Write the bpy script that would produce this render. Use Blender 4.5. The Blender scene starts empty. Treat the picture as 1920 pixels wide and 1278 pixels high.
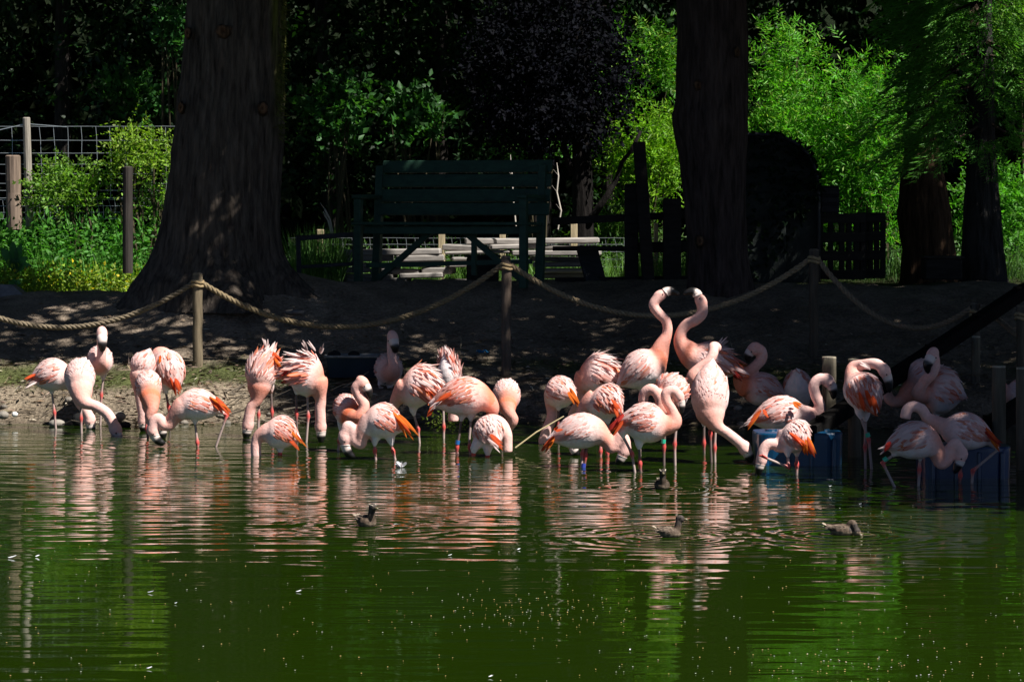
import bpy, math, random
import numpy as np
from mathutils import Vector, Matrix, noise as mnoise

sc = bpy.context.scene
COL = sc.collection

# ------------------------------------------------------------------ camera
F = 5500.0            # focal length in photograph pixels (1920 wide)
CAMZ = 1.955
HOR = 400.0           # row of the horizon in the photograph
cam_d = bpy.data.cameras.new("camera")
cam = bpy.data.objects.new("camera", cam_d)
COL.objects.link(cam)
cam.location = (0, 0, CAMZ)
cam.rotation_euler = (math.radians(90), 0, 0)
cam_d.sensor_width = 36.0
cam_d.lens = 36.0 * F / 1920.0
cam_d.shift_y = -(639.0 - HOR) / 1920.0
cam_d.clip_start = 0.5
cam_d.clip_end = 2000
sc.camera = cam

# ------------------------------------------------------------------ sky, sun, exposure
SUN = Vector((0.50, -0.34, 0.80)).normalized()
world = bpy.data.worlds.new("World")
sc.world = world
world.use_nodes = True
wn = world.node_tree
bg = wn.nodes["Background"]
sky = wn.nodes.new("ShaderNodeTexSky")
sky.sky_type = 'NISHITA'
sky.sun_disc = False
sky.sun_elevation = math.asin(SUN.z)
sky.sun_rotation = math.atan2(SUN.x, SUN.y)
sky.air_density = 0.3
sky.dust_density = 0.1
wn.links.new(sky.outputs[0], bg.inputs[0])
bg.inputs[1].default_value = 0.05
sl = bpy.data.lights.new("sun", 'SUN')
sl.energy = 5.0
sl.angle = math.radians(0.5)
sl.color = (1.0, 0.965, 0.92)
so = bpy.data.objects.new("sun", sl)
COL.objects.link(so)
so.rotation_euler = SUN.to_track_quat('Z', 'Y').to_euler()
sc.view_settings.view_transform = 'Standard'
sc.view_settings.look = 'None'
sc.view_settings.exposure = 1.0
sc.view_settings.gamma = 1.0
sc.view_settings.use_curve_mapping = False
try:
    sc.cycles.max_bounces = 7
    sc.cycles.diffuse_bounces = 3
    sc.cycles.glossy_bounces = 3
    sc.cycles.transmission_bounces = 4
    sc.cycles.use_denoising = True
except Exception:
    pass

# ------------------------------------------------------------------ helpers
def P(X, Y, d):
    """the place d metres away that the photograph shows at pixel X, Y"""
    return Vector(((X - 960.0) * d / F, d, CAMZ - (Y - HOR) * d / F))

def water_depth(Y):
    return CAMZ * F / (Y - HOR)

def link(o, parent=None):
    COL.objects.link(o)
    if parent is not None:
        o.parent = parent
    return o

def tag(o, label=None, cat=None, group=None, kind=None):
    if label: o["label"] = label
    if cat: o["category"] = cat
    if group: o["group"] = group
    if kind: o["kind"] = kind
    return o

def thing(name, label, cat, loc, group=None):
    o = bpy.data.objects.new(name, None)
    o.empty_display_size = 0.1
    o.location = loc
    COL.objects.link(o)
    return tag(o, label, cat, group)

def origin_of(parent):
    if parent is None: return Vector((0, 0, 0))
    l = Vector(parent.location)
    if parent.parent is not None: l = l + Vector(parent.parent.location)
    return l

class MB:
    """collects geometry in world space, builds ONE mesh object"""
    def __init__(s):
        s.v = []; s.f = []; s.c = []
    def add(s, verts, faces, col=(1, 1, 1)):
        n = len(s.v)
        s.v.extend([tuple(p) for p in verts])
        s.f.extend([tuple(i + n for i in f) for f in faces])
        if isinstance(col, list): s.c.extend(col)
        else: s.c.extend([col] * len(verts))
    def box(s, c, size, rot=None, col=(1, 1, 1), jit=0, rng=None, bev=0.0):
        hx, hy, hz = size[0] / 2, size[1] / 2, size[2] / 2
        b = min(bev, hx * .8, hy * .8, hz * .8)
        vs = []
        if b <= 0:
            for z in (-hz, hz):
                for (x, y) in ((-hx, -hy), (hx, -hy), (hx, hy), (-hx, hy)):
                    vs.append(Vector((x, y, z)))
            fs = [(0, 3, 2, 1), (4, 5, 6, 7), (0, 1, 5, 4), (1, 2, 6, 5), (2, 3, 7, 6), (3, 0, 4, 7)]
        else:
            for (z, i) in ((-hz, b), (-hz + b, 0), (hz - b, 0), (hz, b)):
                for (x, y) in ((-hx + b, -hy), (hx - b, -hy), (hx, -hy + b), (hx, hy - b), (hx - b, hy), (-hx + b, hy), (-hx, hy - b), (-hx, -hy + b)):
                    k = i
                    vs.append(Vector((x - math.copysign(k, x), y - math.copysign(k, y), z)))
            fs = [tuple(range(7, -1, -1)), tuple(range(24, 32))]
            for r in range(3):
                for k in range(8):
                    fs.append((r * 8 + k, r * 8 + (k + 1) % 8, r * 8 + 8 + (k + 1) % 8, r * 8 + 8 + k))
        if jit and rng:
            vs = [v + Vector((rng.uniform(-jit, jit), rng.uniform(-jit, jit), rng.uniform(-jit, jit))) for v in vs]
        if rot is not None:
            vs = [rot @ v for v in vs]
        c = Vector(c)
        s.add([v + c for v in vs], fs, col)
    def bar(s, a, b, w, h, col=(1, 1, 1), bev=0.0, up=Vector((0, 0, 1))):
        a = Vector(a); b = Vector(b)
        x = (b - a); L = x.length; x = x / L
        y = up.cross(x)
        if y.length < 1e-4: y = Vector((0, 1, 0)).cross(x)
        y.normalize(); z = x.cross(y)
        R = Matrix((x, y, z)).transposed()
        s.box((a + b) / 2, (L, w, h), R, col, bev=bev)
    def tube(s, pts, rad, seg=8, col=(1, 1, 1), caps=True):
        pts = [Vector(p) for p in pts]
        n = len(pts)
        if not hasattr(rad, '__len__'): rad = [rad] * n
        cols = col if isinstance(col, list) else [col] * n
        t = []
        for i in range(n):
            d = pts[min(i + 1, n - 1)] - pts[max(i - 1, 0)]
            t.append(d.normalized() if d.length > 1e-9 else Vector((0, 0, 1)))
        u = t[0].orthogonal().normalized()
        vs = []; fs = []; cs = []
        for i in range(n):
            u = (u - t[i] * u.dot(t[i]))
            if u.length < 1e-6: u = t[i].orthogonal()
            u.normalize()
            w = t[i].cross(u)
            for k in range(seg):
                a = 2 * math.pi * k / seg
                vs.append(pts[i] + (u * math.cos(a) + w * math.sin(a)) * rad[i]); cs.append(cols[i])
        for i in range(n - 1):
            for k in range(seg):
                fs.append((i * seg + k, i * seg + (k + 1) % seg, (i + 1) * seg + (k + 1) % seg, (i + 1) * seg + k))
        if caps:
            fs.append(tuple(range(seg - 1, -1, -1)))
            fs.append(tuple((n - 1) * seg + k for k in range(seg)))
        s.add(vs, fs, cs)
    def ball(s, c, r, seg=14, rings=9, col=(1, 1, 1), M=None, fn=None):
        vs = []; fs = []
        if not hasattr(r, '__len__'): r = (r, r, r)
        for i in range(rings + 1):
            th = math.pi * i / rings
            for k in range(seg):
                a = 2 * math.pi * k / seg
                p = Vector((math.sin(th) * math.cos(a) * r[0], math.sin(th) * math.sin(a) * r[1], math.cos(th) * r[2]))
                if fn: p = fn(p)
                if M is not None: p = M @ p
                vs.append(p + Vector(c))
        for i in range(rings):
            for k in range(seg):
                fs.append((i * seg + k, (i + 1) * seg + k, (i + 1) * seg + (k + 1) % seg, i * seg + (k + 1) % seg))
        s.add(vs, fs, col)
    def build(s, name, mat, parent=None, smooth=False, loc=None):
        o0 = Vector(loc) if loc is not None else origin_of(parent)
        me = bpy.data.meshes.new(name)
        me.from_pydata([(v[0] - o0.x, v[1] - o0.y, v[2] - o0.z) for v in s.v], [], s.f)
        a = me.attributes.new("Col", 'FLOAT_COLOR', 'POINT')
        arr = np.ones((len(s.v), 4), np.float32)
        arr[:, :3] = np.array(s.c, np.float32).reshape(-1, 3)
        a.data.foreach_set("color", arr.ravel())
        me.materials.append(mat)
        if smooth: me.polygons.foreach_set("use_smooth", [True] * len(me.polygons))
        me.update()
        o = bpy.data.objects.new(name, me)
        if loc is not None: o.location = loc
        return link(o, parent)

def fast_mesh(name, V, FA, C, mat, parent=None, smooth=False, loc=None):
    """V (n,3), FA (m,k) equal-size faces, C (n,3)"""
    o0 = np.array(loc if loc is not None else origin_of(parent), np.float32)
    me = bpy.data.meshes.new(name)
    V = (np.asarray(V, np.float32) - o0)
    FA = np.asarray(FA, np.int32)
    m, k = FA.shape
    me.vertices.add(len(V)); me.vertices.foreach_set("co", V.ravel())
    me.loops.add(m * k); me.loops.foreach_set("vertex_index", FA.ravel())
    me.polygons.add(m)
    me.polygons.foreach_set("loop_start", np.arange(0, m * k, k, dtype=np.int32))
    try: me.polygons.foreach_set("loop_total", np.full(m, k, np.int32))
    except Exception: pass
    if smooth: me.polygons.foreach_set("use_smooth", np.ones(m, bool))
    me.update(calc_edges=True)
    a = me.attributes.new("Col", 'FLOAT_COLOR', 'POINT')
    arr = np.ones((len(V), 4), np.float32); arr[:, :3] = C
    a.data.foreach_set("color", arr.ravel())
    me.materials.append(mat)
    o = bpy.data.objects.new(name, me)
    if loc is not None: o.location = loc
    return link(o, parent)

def unit(a):
    return a / np.maximum(np.linalg.norm(a, axis=-1, keepdims=True), 1e-9)

def leaf_geo(Pt, D, L, W, rng, fold=0.25, N=None, mid=0.42):
    n = len(Pt)
    L = np.broadcast_to(np.asarray(L, float), (n,)); W = np.broadcast_to(np.asarray(W, float), (n,))
    D = unit(D)
    if N is None: N = rng.normal(size=(n, 3)) + np.array([0, 0, 0.9])
    S = unit(np.cross(D, N)); N = unit(np.cross(S, D))
    m = Pt + D * (L * mid)[:, None]
    up = N * (W * fold)[:, None]
    sd = S * (W * .5)[:, None]
    V = np.stack([Pt, m - sd + up, Pt + D * L[:, None], m + sd + up], 1).reshape(-1, 3)
    b = (np.arange(n) * 4)[:, None]
    FA = np.concatenate([b + np.array([[0, 1, 2]]), b + np.array([[0, 2, 3]])], 0)
    return V, FA

def leaf_cols(n, rng, base, var=0.3, alt=None, altp=0.0):
    c = np.array(base)[None, :] * (1 + rng.uniform(-var, var, (n, 1))) * (1 + rng.uniform(-.12, .12, (n, 3)))
    if alt is not None:
        m = rng.random(n) < altp
        c[m] = np.array(alt)[None, :] * (1 + rng.uniform(-var, var, (m.sum(), 1)))
    return np.repeat(np.clip(c, 0, 1), 4, 0)

def sprigs(base, D, length, nper, L, W, rng, spread=0.9, droop=0.25, bend=0.0):
    """leafy shoots: alternate leaves along a stem; returns roots, directions"""
    n = len(base)
    D = unit(D)
    length = np.broadcast_to(np.asarray(length, float), (n,))
    Nn = unit(rng.normal(size=(n, 3)) + np.array([0, 0, .6]))
    S = unit(np.cross(D, Nn))
    t = np.linspace(0.12, 1, nper)
    Pt = base[:, None, :] + D[:, None, :] * (t[None, :] * length[:, None])[:, :, None]
    Pt[:, :, 2] -= (t[None, :] ** 2) * (length * bend)[:, None]
    sg = np.where(np.arange(nper) % 2 == 0, 1.0, -1.0)
    dirs = D[:, None, :] * (0.55 + 0.6 * (t[None, :, None] > .93)) + S[:, None, :] * (sg * spread)[None, :, None] * (t[None, :, None] <= .93)
    dirs = dirs + rng.normal(scale=.22, size=dirs.shape)
    dirs[:, :, 2] -= droop
    NN = np.repeat(Nn[:, None, :], nper, 1) + rng.normal(scale=.35, size=dirs.shape)
    return Pt.reshape(-1, 3), unit(dirs).reshape(-1, 3), NN.reshape(-1, 3)

# ------------------------------------------------------------------ materials
def mat(name, col=None, rough=0.7, spec=0.3, noise=None, bump=None, attr=False, var=0.3, transl=0.0, metal=0.0, detail=6, ttint=(1.3, 1.55, .5)):
    m = bpy.data.materials.new(name)
    m.use_nodes = True
    nt = m.node_tree; N = nt.nodes; Lk = nt.links
    b = N["Principled BSDF"]
    b.inputs["Roughness"].default_value = rough
    b.inputs["Specular IOR Level"].default_value = spec
    b.inputs["Metallic"].default_value = metal
    tc = N.new("ShaderNodeTexCoord")
    if attr:
        at = N.new("ShaderNodeAttribute"); at.attribute_name = "Col"
        base = at.outputs["Color"]
    else:
        rgb = N.new("ShaderNodeRGB"); rgb.outputs[0].default_value = (*col, 1)
        base = rgb.outputs[0]
    if noise:
        mp = N.new("ShaderNodeMapping"); mp.inputs["Scale"].default_value = noise
        Lk.new(tc.outputs["Object"], mp.inputs[0])
        nz = N.new("ShaderNodeTexNoise"); nz.inputs["Scale"].default_value = 1.0; nz.inputs["Detail"].default_value = detail
        nz.inputs["Roughness"].default_value = 0.65
        Lk.new(mp.outputs[0], nz.inputs["Vector"])
        mr = N.new("ShaderNodeMapRange"); mr.inputs["From Min"].default_value = .3; mr.inputs["From Max"].default_value = .7
        mr.inputs["To Min"].default_value = 1 - var; mr.inputs["To Max"].default_value = 1 + var
        Lk.new(nz.outputs["Fac"], mr.inputs["Value"])
        mx = N.new("ShaderNodeVectorMath"); mx.operation = 'SCALE'
        Lk.new(base, mx.inputs[0]); Lk.new(mr.outputs[0], mx.inputs["Scale"])
        base = mx.outputs[0]
        if bump:
            bp = N.new("ShaderNodeBump"); bp.inputs["Strength"].default_value = bump[0]; bp.inputs["Distance"].default_value = bump[1]
            Lk.new(nz.outputs["Fac"], bp.inputs["Height"]); Lk.new(bp.outputs[0], b.inputs["Normal"])
    Lk.new(base, b.inputs["Base Color"])
    if transl > 0:
        tr = N.new("ShaderNodeBsdfTranslucent")
        hs = N.new("ShaderNodeVectorMath"); hs.operation = 'MULTIPLY'; hs.inputs[1].default_value = ttint
        Lk.new(base, hs.inputs[0]); Lk.new(hs.outputs[0], tr.inputs["Color"])
        ms = N.new("ShaderNodeMixShader"); ms.inputs[0].default_value = transl
        Lk.new(b.outputs[0], ms.inputs[1]); Lk.new(tr.outputs[0], ms.inputs[2])
        Lk.new(ms.outputs[0], N["Material Output"].inputs["Surface"])
    return m

M = {}
M['leaf'] = mat("leaf", attr=True, rough=.5, spec=.28, transl=.42)
M['darkleaf'] = mat("dark_leaf", attr=True, rough=.75, spec=.06, transl=.12)
M['needle'] = mat("needle", attr=True, rough=.6, spec=.25, transl=.25)
M['bark'] = mat("bark", attr=True, rough=.95, spec=.1, noise=(17, 17, 2.6), bump=(1.0, .06), var=.75, detail=9)
M['wood'] = mat("weathered_wood", attr=True, rough=.9, spec=.04, noise=(4, 24, 24), bump=(.5, .008), var=.35)
M['post'] = mat("post_wood", attr=True, rough=.85, spec=.15, noise=(26, 26, 3), bump=(.6, .01), var=.4)
M['benchpaint'] = mat("dark_green_wood", attr=True, rough=.6, spec=.3, noise=(3, 20, 20), bump=(.35, .006), var=.35)
M['rope'] = mat("rope_fibre", attr=True, rough=.95, spec=.05, noise=(60, 60, 60), bump=(.5, .006), var=.35)
M['wire'] = mat("galvanised_wire", (.42, .45, .45), rough=.4, spec=.5, metal=.6)
M['iron'] = mat("dark_metal", (.02, .022, .024), rough=.6, spec=.3, noise=(20, 20, 20), var=.4)
M['stone'] = mat("stone", attr=True, rough=.9, spec=.15, noise=(14, 14, 14), bump=(.7, .02), var=.35)
M['plastic'] = mat("blue_plastic", attr=True, rough=.32, spec=.5, noise=(5, 5, 3), bump=(.12, .02), var=.25)
M['feather'] = mat("feather", attr=True, rough=.75, spec=.12, noise=(46, 46, 46), bump=(.38, .012), var=.10, transl=.0)
M['plume'] = mat("plume", attr=True, rough=.7, spec=.12, transl=.38, ttint=(1.15, 1.0, .97))
M['skin'] = mat("leg_skin", attr=True, rough=.55, spec=.3)
M['horn'] = mat("bill_horn", attr=True, rough=.35, spec=.4)
M['eye'] = mat("eye", (.55, .35, .05), rough=.2, spec=.5)
M['duck'] = mat("duck_feather", attr=True, rough=.7, spec=.15, noise=(70, 40, 40), bump=(.3, .006), var=.65)
M['twig'] = mat("twig", attr=True, rough=.9, spec=.1)
M['tarp'] = mat("dark_tarp", (.012, .016, .014), rough=.75, spec=.2, noise=(2.2, 2.2, 2.2), bump=(.6, .08), var=.7)
M['cloth'] = mat("blue_rag", (.02, .16, .32), rough=.8, spec=.1, noise=(12, 12, 12), bump=(.6, .02), var=.3)

def soil_material():
    m = bpy.data.materials.new("bank_soil"); m.use_nodes = True
    nt = m.node_tree; N = nt.nodes; Lk = nt.links
    b = N["Principled BSDF"]; b.inputs["Roughness"].default_value = .95; b.inputs["Specular IOR Level"].default_value = .1
    at = N.new("ShaderNodeAttribute"); at.attribute_name = "Col"
    tc = N.new("ShaderNodeTexCoord")
    n1 = N.new("ShaderNodeTexNoise"); n1.inputs["Scale"].default_value = 3.2; n1.inputs["Detail"].default_value = 12; n1.inputs["Roughness"].default_value = .7
    n2 = N.new("ShaderNodeTexNoise"); n2.inputs["Scale"].default_value = 34; n2.inputs["Detail"].default_value = 6; n2.inputs["Roughness"].default_value = .75
    vo = N.new("ShaderNodeTexVoronoi"); vo.inputs["Scale"].default_value = 26
    for n in (n1, n2, vo): Lk.new(tc.outputs["Object"], n.inputs["Vector"])
    r1 = N.new("ShaderNodeMapRange"); r1.inputs[1].default_value = .3; r1.inputs[2].default_value = .7; r1.inputs[3].default_value = .55; r1.inputs[4].default_value = 1.45
    r2 = N.new("ShaderNodeMapRange"); r2.inputs[1].default_value = .3; r2.inputs[2].default_value = .72; r2.inputs[3].default_value = .45; r2.inputs[4].default_value = 1.6
    Lk.new(n1.outputs["Fac"], r1.inputs[0]); Lk.new(n2.outputs["Fac"], r2.inputs[0])
    mu = N.new("ShaderNodeMath"); mu.operation = 'MULTIPLY'; Lk.new(r1.outputs[0], mu.inputs[0]); Lk.new(r2.outputs[0], mu.inputs[1])
    sc_ = N.new("ShaderNodeVectorMath"); sc_.operation = 'SCALE'; Lk.new(at.outputs["Color"], sc_.inputs[0]); Lk.new(mu.outputs[0], sc_.inputs["Scale"])
    Lk.new(sc_.outputs[0], b.inputs["Base Color"])
    ad = N.new("ShaderNodeMath"); ad.operation = 'ADD'; Lk.new(n2.outputs["Fac"], ad.inputs[0])
    m3 = N.new("ShaderNodeMath"); m3.operation = 'MULTIPLY'; m3.inputs[1].default_value = .6; Lk.new(vo.outputs["Distance"], m3.inputs[0]); Lk.new(m3.outputs[0], ad.inputs[1])
    bp = N.new("ShaderNodeBump"); bp.inputs["Strength"].default_value = .9; bp.inputs["Distance"].default_value = .035
    Lk.new(ad.outputs[0], bp.inputs["Height"]); Lk.new(bp.outputs[0], b.inputs["Normal"])
    return m
M['soil'] = soil_material()

def water_material():
    m = bpy.data.materials.new("pond_water"); m.use_nodes = True
    nt = m.node_tree; N = nt.nodes; Lk = nt.links
    b = N["Principled BSDF"]
    b.inputs["Base Color"].default_value = (.0092, .0205, .0009, 1)
    b.inputs["Roughness"].default_value = .035
    b.inputs["IOR"].default_value = 1.333
    b.inputs["Specular IOR Level"].default_value = .5
    tc = N.new("ShaderNodeTexCoord")
    prev = None
    hs = []
    for (s, amp, d) in (((1.3, 4.6, 1), .0105, 0.0), ((3.0, 9.5, 1), .0042, 0.0), ((.7, 1.5, 1), .006, 0.0), ((8, 22, 1), .0003, 0.0)):
        mp = N.new("ShaderNodeMapping"); mp.inputs["Scale"].default_value = s
        mp.inputs["Rotation"].default_value = (0, 0, .03)
        Lk.new(tc.outputs["Object"], mp.inputs[0])
        nz = N.new("ShaderNodeTexNoise"); nz.inputs["Scale"].default_value = 1; nz.inputs["Detail"].default_value = d; nz.inputs["Roughness"].default_value = .45
        nz.inputs["Distortion"].default_value = .4
        Lk.new(mp.outputs[0], nz.inputs["Vector"])
        mm = N.new("ShaderNodeMath"); mm.operation = 'MULTIPLY'; mm.inputs[1].default_value = amp
        Lk.new(nz.outputs["Fac"], mm.inputs[0])
        hs.append(mm.outputs[0])
    cur = hs[0]
    for h in hs[1:]:
        a = N.new("ShaderNodeMath"); a.operation = 'ADD'; Lk.new(cur, a.inputs[0]); Lk.new(h, a.inputs[1]); cur = a.outputs[0]
    # the wading birds stir the water near the shore; it lies calmer towards the middle of the pond
    sp = N.new("ShaderNodeSeparateXYZ"); Lk.new(tc.outputs["Object"], sp.inputs[0])
    mr = N.new("ShaderNodeMapRange"); mr.interpolation_type = 'SMOOTHSTEP'
    mr.inputs[1].default_value = 14.5; mr.inputs[2].default_value = 20.5; mr.inputs[3].default_value = .26; mr.inputs[4].default_value = .88
    Lk.new(sp.outputs["Y"], mr.inputs[0])
    mm = N.new("ShaderNodeMath"); mm.operation = 'MULTIPLY'; Lk.new(cur, mm.inputs[0]); Lk.new(mr.outputs[0], mm.inputs[1])
    # rings spreading from the swimming ducks and from bills and legs in the water
    tot = mm.outputs[0]
    for (X, Y, k, amp, fall) in ((686, 986, 42, .0022, .45), (1241, 916, 42, .0022, .4), (1254, 1006, 40, .0026, .55), (1576, 1002, 36, .0028, .6),
                                 (222, 826, 48, .0016, .3), (308, 836, 48, .0016, .3), (664, 858, 46, .0018, .3), (1408, 868, 46, .0018, .3), (1422, 890, 46, .0018, .3), (1665, 912, 46, .0014, .3), (1200, 884, 44, .0014, .3)):
        c_ = P(X, Y, water_depth(Y))
        vd = N.new("ShaderNodeVectorMath"); vd.operation = 'DISTANCE'; vd.inputs[1].default_value = (c_.x, c_.y, 0)
        Lk.new(tc.outputs["Object"], vd.inputs[0])
        kk = N.new("ShaderNodeMath"); kk.operation = 'MULTIPLY'; kk.inputs[1].default_value = k; Lk.new(vd.outputs["Value"], kk.inputs[0])
        sn = N.new("ShaderNodeMath"); sn.operation = 'SINE'; Lk.new(kk.outputs[0], sn.inputs[0])
        fo = N.new("ShaderNodeMapRange"); fo.interpolation_type = 'SMOOTHSTEP'; fo.inputs[1].default_value = 0; fo.inputs[2].default_value = fall * 2.2; fo.inputs[3].default_value = amp; fo.inputs[4].default_value = 0
        Lk.new(vd.outputs["Value"], fo.inputs[0])
        pr = N.new("ShaderNodeMath"); pr.operation = 'MULTIPLY'; Lk.new(sn.outputs[0], pr.inputs[0]); Lk.new(fo.outputs[0], pr.inputs[1])
        a = N.new("ShaderNodeMath"); a.operation = 'ADD'; Lk.new(tot, a.inputs[0]); Lk.new(pr.outputs[0], a.inputs[1]); tot = a.outputs[0]
    bp = N.new("ShaderNodeBump"); bp.inputs["Strength"].default_value = 1.0; bp.inputs["Distance"].default_value = 1.0
    Lk.new(tot, bp.inputs["Height"]); Lk.new(bp.outputs[0], b.inputs["Normal"])
    return m
M['water'] = water_material()

# ------------------------------------------------------------------ ground and water
def sstep(a, b, x):
    t = min(1.0, max(0.0, (x - a) / (b - a)))
    return t * t * (3 - 2 * t)

def shore(x):
    s = 27.25 + .22 * mnoise.noise(Vector((x * .7, 3.1, 0))) + .10 * mnoise.noise(Vector((x * 2.3, 9.1, 0)))
    s -= .55 * sstep(1.0, 3.2, x)
    s += .25 * sstep(-1.5, -.8, x) - .25 * sstep(.8, 1.6, x)
    return s

def ground(x, y):
    s = y - shore(x)
    far = sstep(50, 78, y) * 15.0
    if s < 0:
        z = max(-.55, s * .22)
    else:
        und = .30 + .06 * mnoise.noise(Vector((x * .9, 5, 2)))
        z = und * sstep(0, .55, s) + .16 * sstep(.5, 1.3, s)
        crest = 1.08 + .13 * sstep(-4.2, -2.0, x) - .03 * sstep(2, 5, x)
        z += (crest - .46) * sstep(.9, 4.3, s) ** .9
        z -= .05 * sstep(4.4, 6.0, s)
    dx, dy = x + 2.9, y - 30.7
    z += .22 * math.exp(-(dx * dx / 1.5 + dy * dy / .9)) if s > 0 else 0
    dx, dy = x - 2.08, y - 30.6
    z += .06 * math.exp(-(dx * dx / .6 + dy * dy / .4)) if s > 0 else 0
    near = sstep(-1, .3, s) * (1 - sstep(12, 20, s))
    z += near * (.035 * mnoise.noise(Vector((x * 1.7, y * 1.7, 0))) + .022 * mnoise.noise(Vector((x * 5, y * 5, 3))) + .012 * mnoise.noise(Vector((x * 13, y * 13, 7))))
    return z + far

def axis(parts):
    out = []
    for a, b, st in parts:
        n = max(1, int(round((b - a) / st)))
        out += [a + (b - a) * i / n for i in range(n)]
    out.append(parts[-1][1])
    return out
gx = axis([(-300, -40, 40), (-40, -10, 2), (-10, -6, .25), (-6, 6, .07), (6, 10, .25), (10, 40, 2), (40, 300, 40)])
gy = axis([(-60, 20, 10), (20, 26, .6), (26, 32.2, .065), (32.2, 40, .4), (40, 60, 2), (60, 300, 24)])
V = []; C = []
for y in gy:
    for x in gx:
        z = ground(x, y)
        V.append((x, y, z))
        s = y - shore(x)
        nn = .5 + .5 * mnoise.noise(Vector((x * 1.3, y * 1.3, 11)))
        c = np.array((.15, .118, .088)) * (.8 + .4 * nn) * (1.45 - .5 * sstep(-.6, 1.4, x))  # soil tinted lighter towards the left to stand for sunlight on the bank
        # mossy turf on the lip of the bank, on the left side and here and there
        g = sstep(.45, .75, s) * (1 - sstep(1.0, 1.55, s)) * sstep(.30, .55, .5 + .6 * mnoise.noise(Vector((x * .8 + 3, y * .8, 4))) + .25 * (x < -1.6))
        c = c * (1 - g) + np.array((.075, .085, .03)) * g
        w = 1 - sstep(.0, .25, s)
        dry = (1 - sstep(-2.3, -1.3, x)) * (1 - sstep(.9, 1.6, s)) * (1 - g)  # pale dry mud at the left shore, its colour also raised as if sunlit
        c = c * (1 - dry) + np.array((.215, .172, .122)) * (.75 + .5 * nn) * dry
        c = c * (1 - .55 * w * (1 - .6 * dry))
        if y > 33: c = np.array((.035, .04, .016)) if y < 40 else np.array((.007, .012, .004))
        C.append(c)
nx = len(gx)
ii = np.arange(len(gy) - 1)[:, None] * nx + np.arange(nx - 1)[None, :]
FA = np.stack([ii, ii + 1, ii + nx + 1, ii + nx], -1).reshape(-1, 4)
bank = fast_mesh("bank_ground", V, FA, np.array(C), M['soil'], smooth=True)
tag(bank, kind='structure')

wx = [-300, -60, -12, 12, 60, 300]; wy = [-60, 4, 28.6]
wb = MB()
wb.add([(x, y, 0) for y in wy for x in wx], [(j * 6 + i, j * 6 + i + 1, (j + 1) * 6 + i + 1, (j + 1) * 6 + i) for j in range(2) for i in range(5)])
tag(wb.build("water", M['water']), kind='structure')

# ------------------------------------------------------------------ gaps shaped in the canopy to place the sunlight
def landing(p, z0):
    t = (p[:, 2] - z0) / SUN.z
    return p[:, 0] - SUN.x * t, p[:, 1] - SUN.y * t

def in_gap(p, rng):
    """clumps left out of the crowns to let the sun onto the pond edge, the planks, the bushes"""
    drop = np.zeros(len(p), bool)
    x, y = landing(p, .75)
    nz = np.array([mnoise.noise(Vector((a * 1.1, b * 1.1, 2.0))) for a, b in zip(x, y)])
    edge = np.interp(x, [-5, -2.6, -1.2, -.2, .4, 1.2, 2.0, 2.6], [28.75, 28.6, 26.7, 26.0, 25.75, 25.0, 24.6, 24.3])
    drop |= (y < edge + .35 * nz) & (x < 2.92 + .35 * nz) & (p[:, 2] > .9)
    x, y = landing(p, .55)
    nz2 = np.array([mnoise.noise(Vector((a * 1.5, b * 2.6, 7.0))) for a, b in zip(x, y)])
    drop |= (y > 27.5) & (y < 31) & (x < -1.9) & (nz2 > .02)
    drop |= (y > 27.8) & (y < 30.6) & (x > -2.0) & (x < .9) & (nz2 > .2)
    for z0 in (1.3, 2.2):
        x, y = landing(p, z0)
        drop |= (y > 32.7) & (y < 36.9) & (x < 1.6) & (x > -2.9) & (z0 < 2)
        drop |= (y > 32.0) & (y < 36.5) & (x < -3.3) & (x > -7.9)
    for z0 in (1.3, 2.6, 4.0):
        x, y = landing(p, z0)
        nz3 = np.array([mnoise.noise(Vector((a * 1.6, b * 1.6, 17.0))) for a, b in zip(x, y)])
        drop |= (y > 30.6) & (y < 34.2) & (x > 3.8) & (x < 5.9) & (nz3 > -.02) & (z0 > 2)
        drop |= (y > 35.6) & (y < 40.6) & (x > 2.35) & (x < 7.2) & (nz3 > -.05)
        drop |= (y > 35.4) & (y < 38.6) & (x > .85) & (x <= 2.35) & (nz3 > -.2)
    for (px_, py_, pz_, r_) in ((-4.45, 37.4, 3.2, .5), (-3.9, 36.4, 4.2, .35), (-2.0, 37.4, 3.2, .6), (-1.1, 37.7, 3.2, .5), (.25, 36.3, 2.7, .45), (-2.5, 38.2, 2.2, .4),(-2.15, 30.6, 3.4, .3), (-2.1, 30.7, 4.1, .3), (-3.28, 30.05, 2.4, .2)):
        x, y = landing(p, pz_)
        drop |= ((x - px_) ** 2 + (y - py_) ** 2 < r_ * r_) & (p[:, 2] > pz_ + .5)
    return drop

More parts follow.
